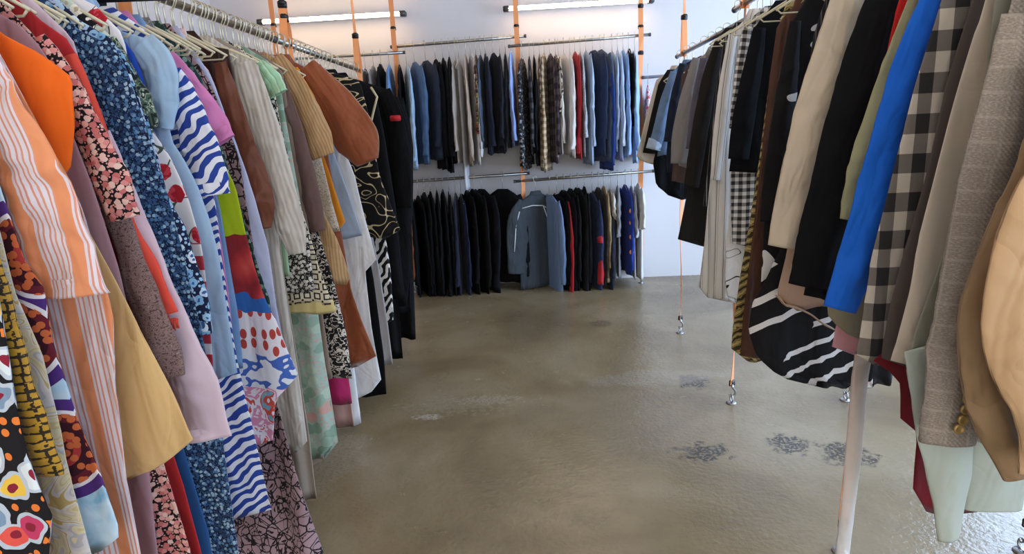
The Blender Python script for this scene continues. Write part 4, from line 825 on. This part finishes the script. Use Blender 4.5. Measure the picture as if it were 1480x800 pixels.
UR = [('dotted_shirt', 'black shirt with tiny pale dots', 'shirt', 758, 82, 246, 11, bdots, -6), ('plaid_shirt', 'black and grey plaid shirt', 'shirt', 768, 80, 222, 9, plaidK, 4), ('black_shirt', 'black shirt between plaids', 'shirt', 775, 78, 240, 8, blk2, 0), ('beige_plaid_shirt', 'beige plaid shirt', 'shirt', 783, 77, 246, 7, plaidB, 0), ('tan_check_shirt', 'tan checked shirt', 'shirt', 790, 76, 248, 9, tanck, -5),
      ('plum_plaid_shirt', 'plum plaid shirt', 'shirt', 798, 76, 236, 9, plaidP, 4), ('collage_shirt', 'short brown and cream patterned shirt', 'shirt', 805, 78, 168, 9, blobs('brown_cream_b', [(0, '3a2f2b'), (.47, 'c9bcab'), (.58, '6d5a4d')], 14), 5), ('off_white_shirt', 'off-white shirt left of plain white ones', 'shirt', 810, 80, 222, 8, S('cfc9c3'), 0), ('white_shirt', 'plain white shirt', 'shirt', 818, 77, 224, 12, S('d6d2d0'), 14), ('cream_shirt', 'cream white shirt left of the red one', 'shirt', 827, 79, 228, 9, S('d8d0c8'), 6),
      ('red_shirt', 'red shirt', 'shirt', 834, 73, 230, 10, S('a5262f'), 4), ('speckled_shirt', 'grey speckled shirt', 'shirt', 842, 74, 226, 7, gspeck, 0), ('grey_blue_shirt', 'pale grey-blue shirt', 'shirt', 850, 72, 238, 9, S('a3b3c9'), 6), ('navy_jacket', 'navy jacket with bent sleeve', 'jacket', 860, 71, 226, 12, S('25304a'), 16), ('slate_denim_shirt', 'slate denim jacket', 'jacket', 871, 70, 234, 13, S('4d5a72'), 14),
      ('royal_shirt', 'royal blue shirt with the lowest hem of its row', 'shirt', 877, 80, 246, 10, S('223a7c'), 10), ('pale_shirt', 'very pale blue shirt', 'shirt', 888, 73, 220, 8, S('a9bdd9'), 0), ('white_blue_shirt', 'white and blue striped shirt', 'shirt', 896, 71, 232, 9, stripes('white_blue_b', .02, [(0, 'ccd6e6'), (.6, '8fa9d0')]), 0), ('light_blue_shirt', 'light blue shirt', 'shirt', 904, 70, 228, 8, S('8fb0dc'), 0), ('black_tie_shirt', 'black shirt among light blue ones', 'shirt', 912, 69, 182, 6, blk1, 0), ('sky_blue_shirt', 'sky blue shirt, last before the end strap', 'shirt', 921, 74, 236, 11, S('9bbbe2'), -10)]
for n, l, c, px, t, h, w, mt, yw in UR: back(n, l+A, c, px, t, h, w, mt, yw, rail_='ur')
for n, l, c, px, t, h, w, mt, yw in [('charcoal_tee', 'charcoal grey top', 'top', 529, 98, 230, 10, S('4a4a4e'), 5), ('silver_jumper', 'silver grey jumper', 'jumper', 541, 94, 230, 11, S('8d8d93'), 8), ('black_tee', 'black top', 'top', 552, 91, 230, 10, blk1, 5), ('mid_blue_shirt', 'mid blue shirt', 'shirt', 564, 92, 225, 13, S('6f93c8'), 10), ('black_waistcoat', 'black waistcoat', 'waistcoat', 578, 92, 200, 7, blk2, 0)]:
    back(n, l+' on the corner rail behind the left rack', c, px, t, h, w, mt, yw, rail_='uc')
Bk = ' on the lower back rail'
LLs = [(598, 288, 433, 11, blk1, 15), (607, 284, 436, 11, blk3, 20), (616, 278, 438, 11, blk2, 22), (625, 277, 437, 11, blk1, 18), (634, 276, 437, 11, blk3, 15), (643, 275, 436, 11, blk1, 15), (652, 278, 434, 10, blk2, 10), (661, 280, 433, 9, NAV, 8), (669, 281, 433, 9, S('151d38'), 8), (678, 276, 431, 11, blk1, 14), (688, 274, 428, 13, blk3, 25), (699, 274, 424, 14, blk2, 35)]
for i, (px, t, h, w, mt, yw) in enumerate(LLs):
    nm = ('black jumper', 'black hoodie', 'black sweatshirt')[i % 3] if i not in (7, 8) else 'dark navy jumper'
    back(nm.replace(' ', '_'), f'{nm}{Bk}, {ORD[i]} from its hidden left end', nm.split()[-1], px, t, h, w, mt, yw, rail_='ll')
back('black_sweatshirt', 'wide black sweatshirt turned to face the room'+Bk, 'sweatshirt', 729, 274, 413, 20, S('0b0b0d', wr=.5, sheen=0, spec=.15), 62, rail_='ll', reach=.17)
def track(root, zt, zh, d, x):
    for pts in ([(.19, .03, zt-.14), (.235, .036, zt-.26), (.25, .036, zt-.38), (.262, .032, zt-.48)], [(.16, .03, zt-.115), (.06, .036, zt-.10), (-.04, .036, zt-.11), (-.14, .03, zt-.16)], [(-.05, .036, zt-.11), (-.1, .036, zt-.25), (-.13, .035, zt-.45)]):
        bm = bmesh.new(); tube(bm, [(a, b_, c-zh) for a, b_, c in pts], .005, 6); from_bm('white_piping', bm, S('c9cdd0'), root)
back('track_jacket', 'grey track jacket with white piping'+Bk, 'jacket', 777, 280, 420, 22, S('3a3f44', wr=1), -52, rail_='lr', reach=.19, extra=track, splay=True, col=True)
def armband(root, zt, zh, d, x):
    sleeve('red_stripe', S('b8323c'), root, [(.215, zt-.34, .052), (.216, zt-.40, .051)], d*1.05, z0=zh, N=16, n=4)
    sleeve('red_cuff', S('b02830'), root, [(.214, zt-.55, .05), (.207, zt-.76, .044)], d*1.05, z0=zh, N=16, n=6)
def redpanel(root, zt, zh, d, x):
    sleeve('red_edge', S('9d2026'), root, [(.17, zt-.06, .05), (.212, zt-.3, .055), (.214, zt-.6, .055), (.20, zh+.01, .05)], d*.9, z0=zh, N=16, n=12, v0=.012)
def spots(root, zt, zh, d, x):
    for dz in (.2, .3, .42, .55):
        bm = bmesh.new(); r_ = bmesh.ops.create_uvsphere(bm, u_segments=14, v_segments=8, radius=.022)
        for v in r_['verts']: v.co = Vector((v.co.x*.3+.222, v.co.y*.9, v.co.z+zt-dz-zh))
        from_bm('orange_patch', bm, S('cf7a45'), root)
LR = [('pale_denim_jacket', 'pale blue denim jacket behind the grey track jacket', 'jacket', 797, 282, 427, 13, S('7288ab'), 30, None, None, 'lr'), ('red_black_fleece', 'black fleece with a red edge', 'fleece', 808, 281, 430, 12, blk1, 24, redpanel, None, 'lr'), ('black_anorak', 'black anorak right of the red-edged fleece', 'anorak', 818, 276, 430, 12, blk2, 16, None, None, 'lr'), ('black_raincoat', 'black raincoat in the middle of the dark jackets', 'coat', 828, 273, 428, 12, blk3, 12, None, None, 'lr'), ('charcoal_jacket', 'charcoal jacket', 'jacket', 838, 272, 425, 12, S('161618', sheen=0), 12, None, None, 'lr'), ('black_sport_jacket', 'black sports jacket beside the navy and red one', 'jacket', 848, 270, 423, 11, blk1, 8, None, None, 'lr'),
      ('navy_red_jacket', 'navy jacket with red arm stripe and red cuff', 'jacket', 859, 280, 424, 14, S('2b3654'), 8, armband, None, 'lr'), ('dark_brown_jacket', 'dark brown jacket', 'jacket', 868, 272, 412, 8, S('2b2522'), 5, None, None, 'lr'), ('tan_shirt', 'tan shirt jacket', 'jacket', 876, 270, 408, 11, S('a58d68'), 6, None, None, 'lr'), ('dark_trousers', 'dark navy long-sleeved top below the cream shirt', 'top', 884, 300, 419, 12, S('1c2130'), 4, None, None, 'lr'), ('cream_tee', 'short cream shirt', 'shirt', 886, 274, 346, 9, S('cfc8bd'), -4, None, None, 'lr'),
      ('grey_tee', 'mid grey tee', 'tee shirt', 896, 268, 402, 9, S('86868a'), 0, None, None, 'lr'), ('royal_blue_jumper', 'royal blue top with orange patches', 'top', 907, 268, 398, 10, S('22388c'), 0, spots, None, 'lr'), ('silver_tee', 'silver grey striped top', 'top', 916, 270, 402, 8, stripes('silver_stripe_b', .03, [(0, '9c9ca2'), (.6, 'c2c2c6')]), 0, None, None, 'lr'), ('white_tee', 'white tee with wide sleeve at the far end', 'tee shirt', 926, 266, 404, 12, S('d6d6d2'), 4, None, None, 'lr')]
for n, l, c, px, t, h, w, mt, yw, ex, sm, rl in LR: back(n, l+Bk, c, px, t, h, w, mt, yw, rail_=rl, extra=ex, slen=.5 if 'tee' in n else 1)
back('pink_dotted_blouse', 'white top with pink dots on the short rail past the sky blue shirts', 'top', 940, 122, 232, 11, floral('pink_dots', 'd2c8cc', ['c0565e', 'b84a55'], 34, .4), -15, rail_='x')
# ------------------------------------------------------------------ light
def area(name, loc, rot, sx, sy, power, col):
    l = bpy.data.lights.new(name, 'AREA'); l.shape = 'RECTANGLE'; l.size = sx; l.size_y = sy; l.energy = power; l.color = col
    o = bpy.data.objects.new(name, l); C.objects.link(o); o.location = loc; o.rotation_euler = rot; return o
DAY = (.52, .71, 1.0)
area('window_daylight_far', (XR_+.2, 3.25, 1.5), (0, PI/2, 0), 2.1, 3.1, 215, DAY)
area('window_daylight_near', (XR_+.2, -.5, 1.5), (0, PI/2, 0), 2.1, 3.3, 105, DAY)
area('shop_front_daylight', (.3, YF-.2, 1.5), (PI/2, 0, 0), 4.8, 2.1, 120, (1.0, .97, .93))
CT = 17
def ceiling_tube(label, x, y):
    r = tube_light(label, -.6, .6, y, ZC-.05, PI/2, CT, PI/2); r.location.x = x; return r
for i, (x, y, l) in enumerate([(0, .3, 'ceiling tube light over the aisle, nearest the camera'), (0, 2.2, 'ceiling tube light over the middle of the aisle'), (0, -1.6, 'ceiling tube light behind the camera'), (-1.9, 1.2, 'ceiling tube light behind the left rack'), (-1.9, 3.4, 'ceiling tube light in the far left corner')]):
    ceiling_tube(l, x, y)
w = bpy.data.worlds.new('daylight'); bpy.context.scene.world = w; w.use_nodes = True
w.node_tree.nodes['Background'].inputs[0].default_value = (.75, .86, 1, 1); w.node_tree.nodes['Background'].inputs[1].default_value = .35
vs = bpy.context.scene.view_settings; vs.view_transform = 'Standard'; vs.look = 'None'; vs.gamma = 1; vs.use_curve_mapping = False; vs.exposure = .12
for o in C.objects:
    if '_hem' in o.keys(): del o['_hem']
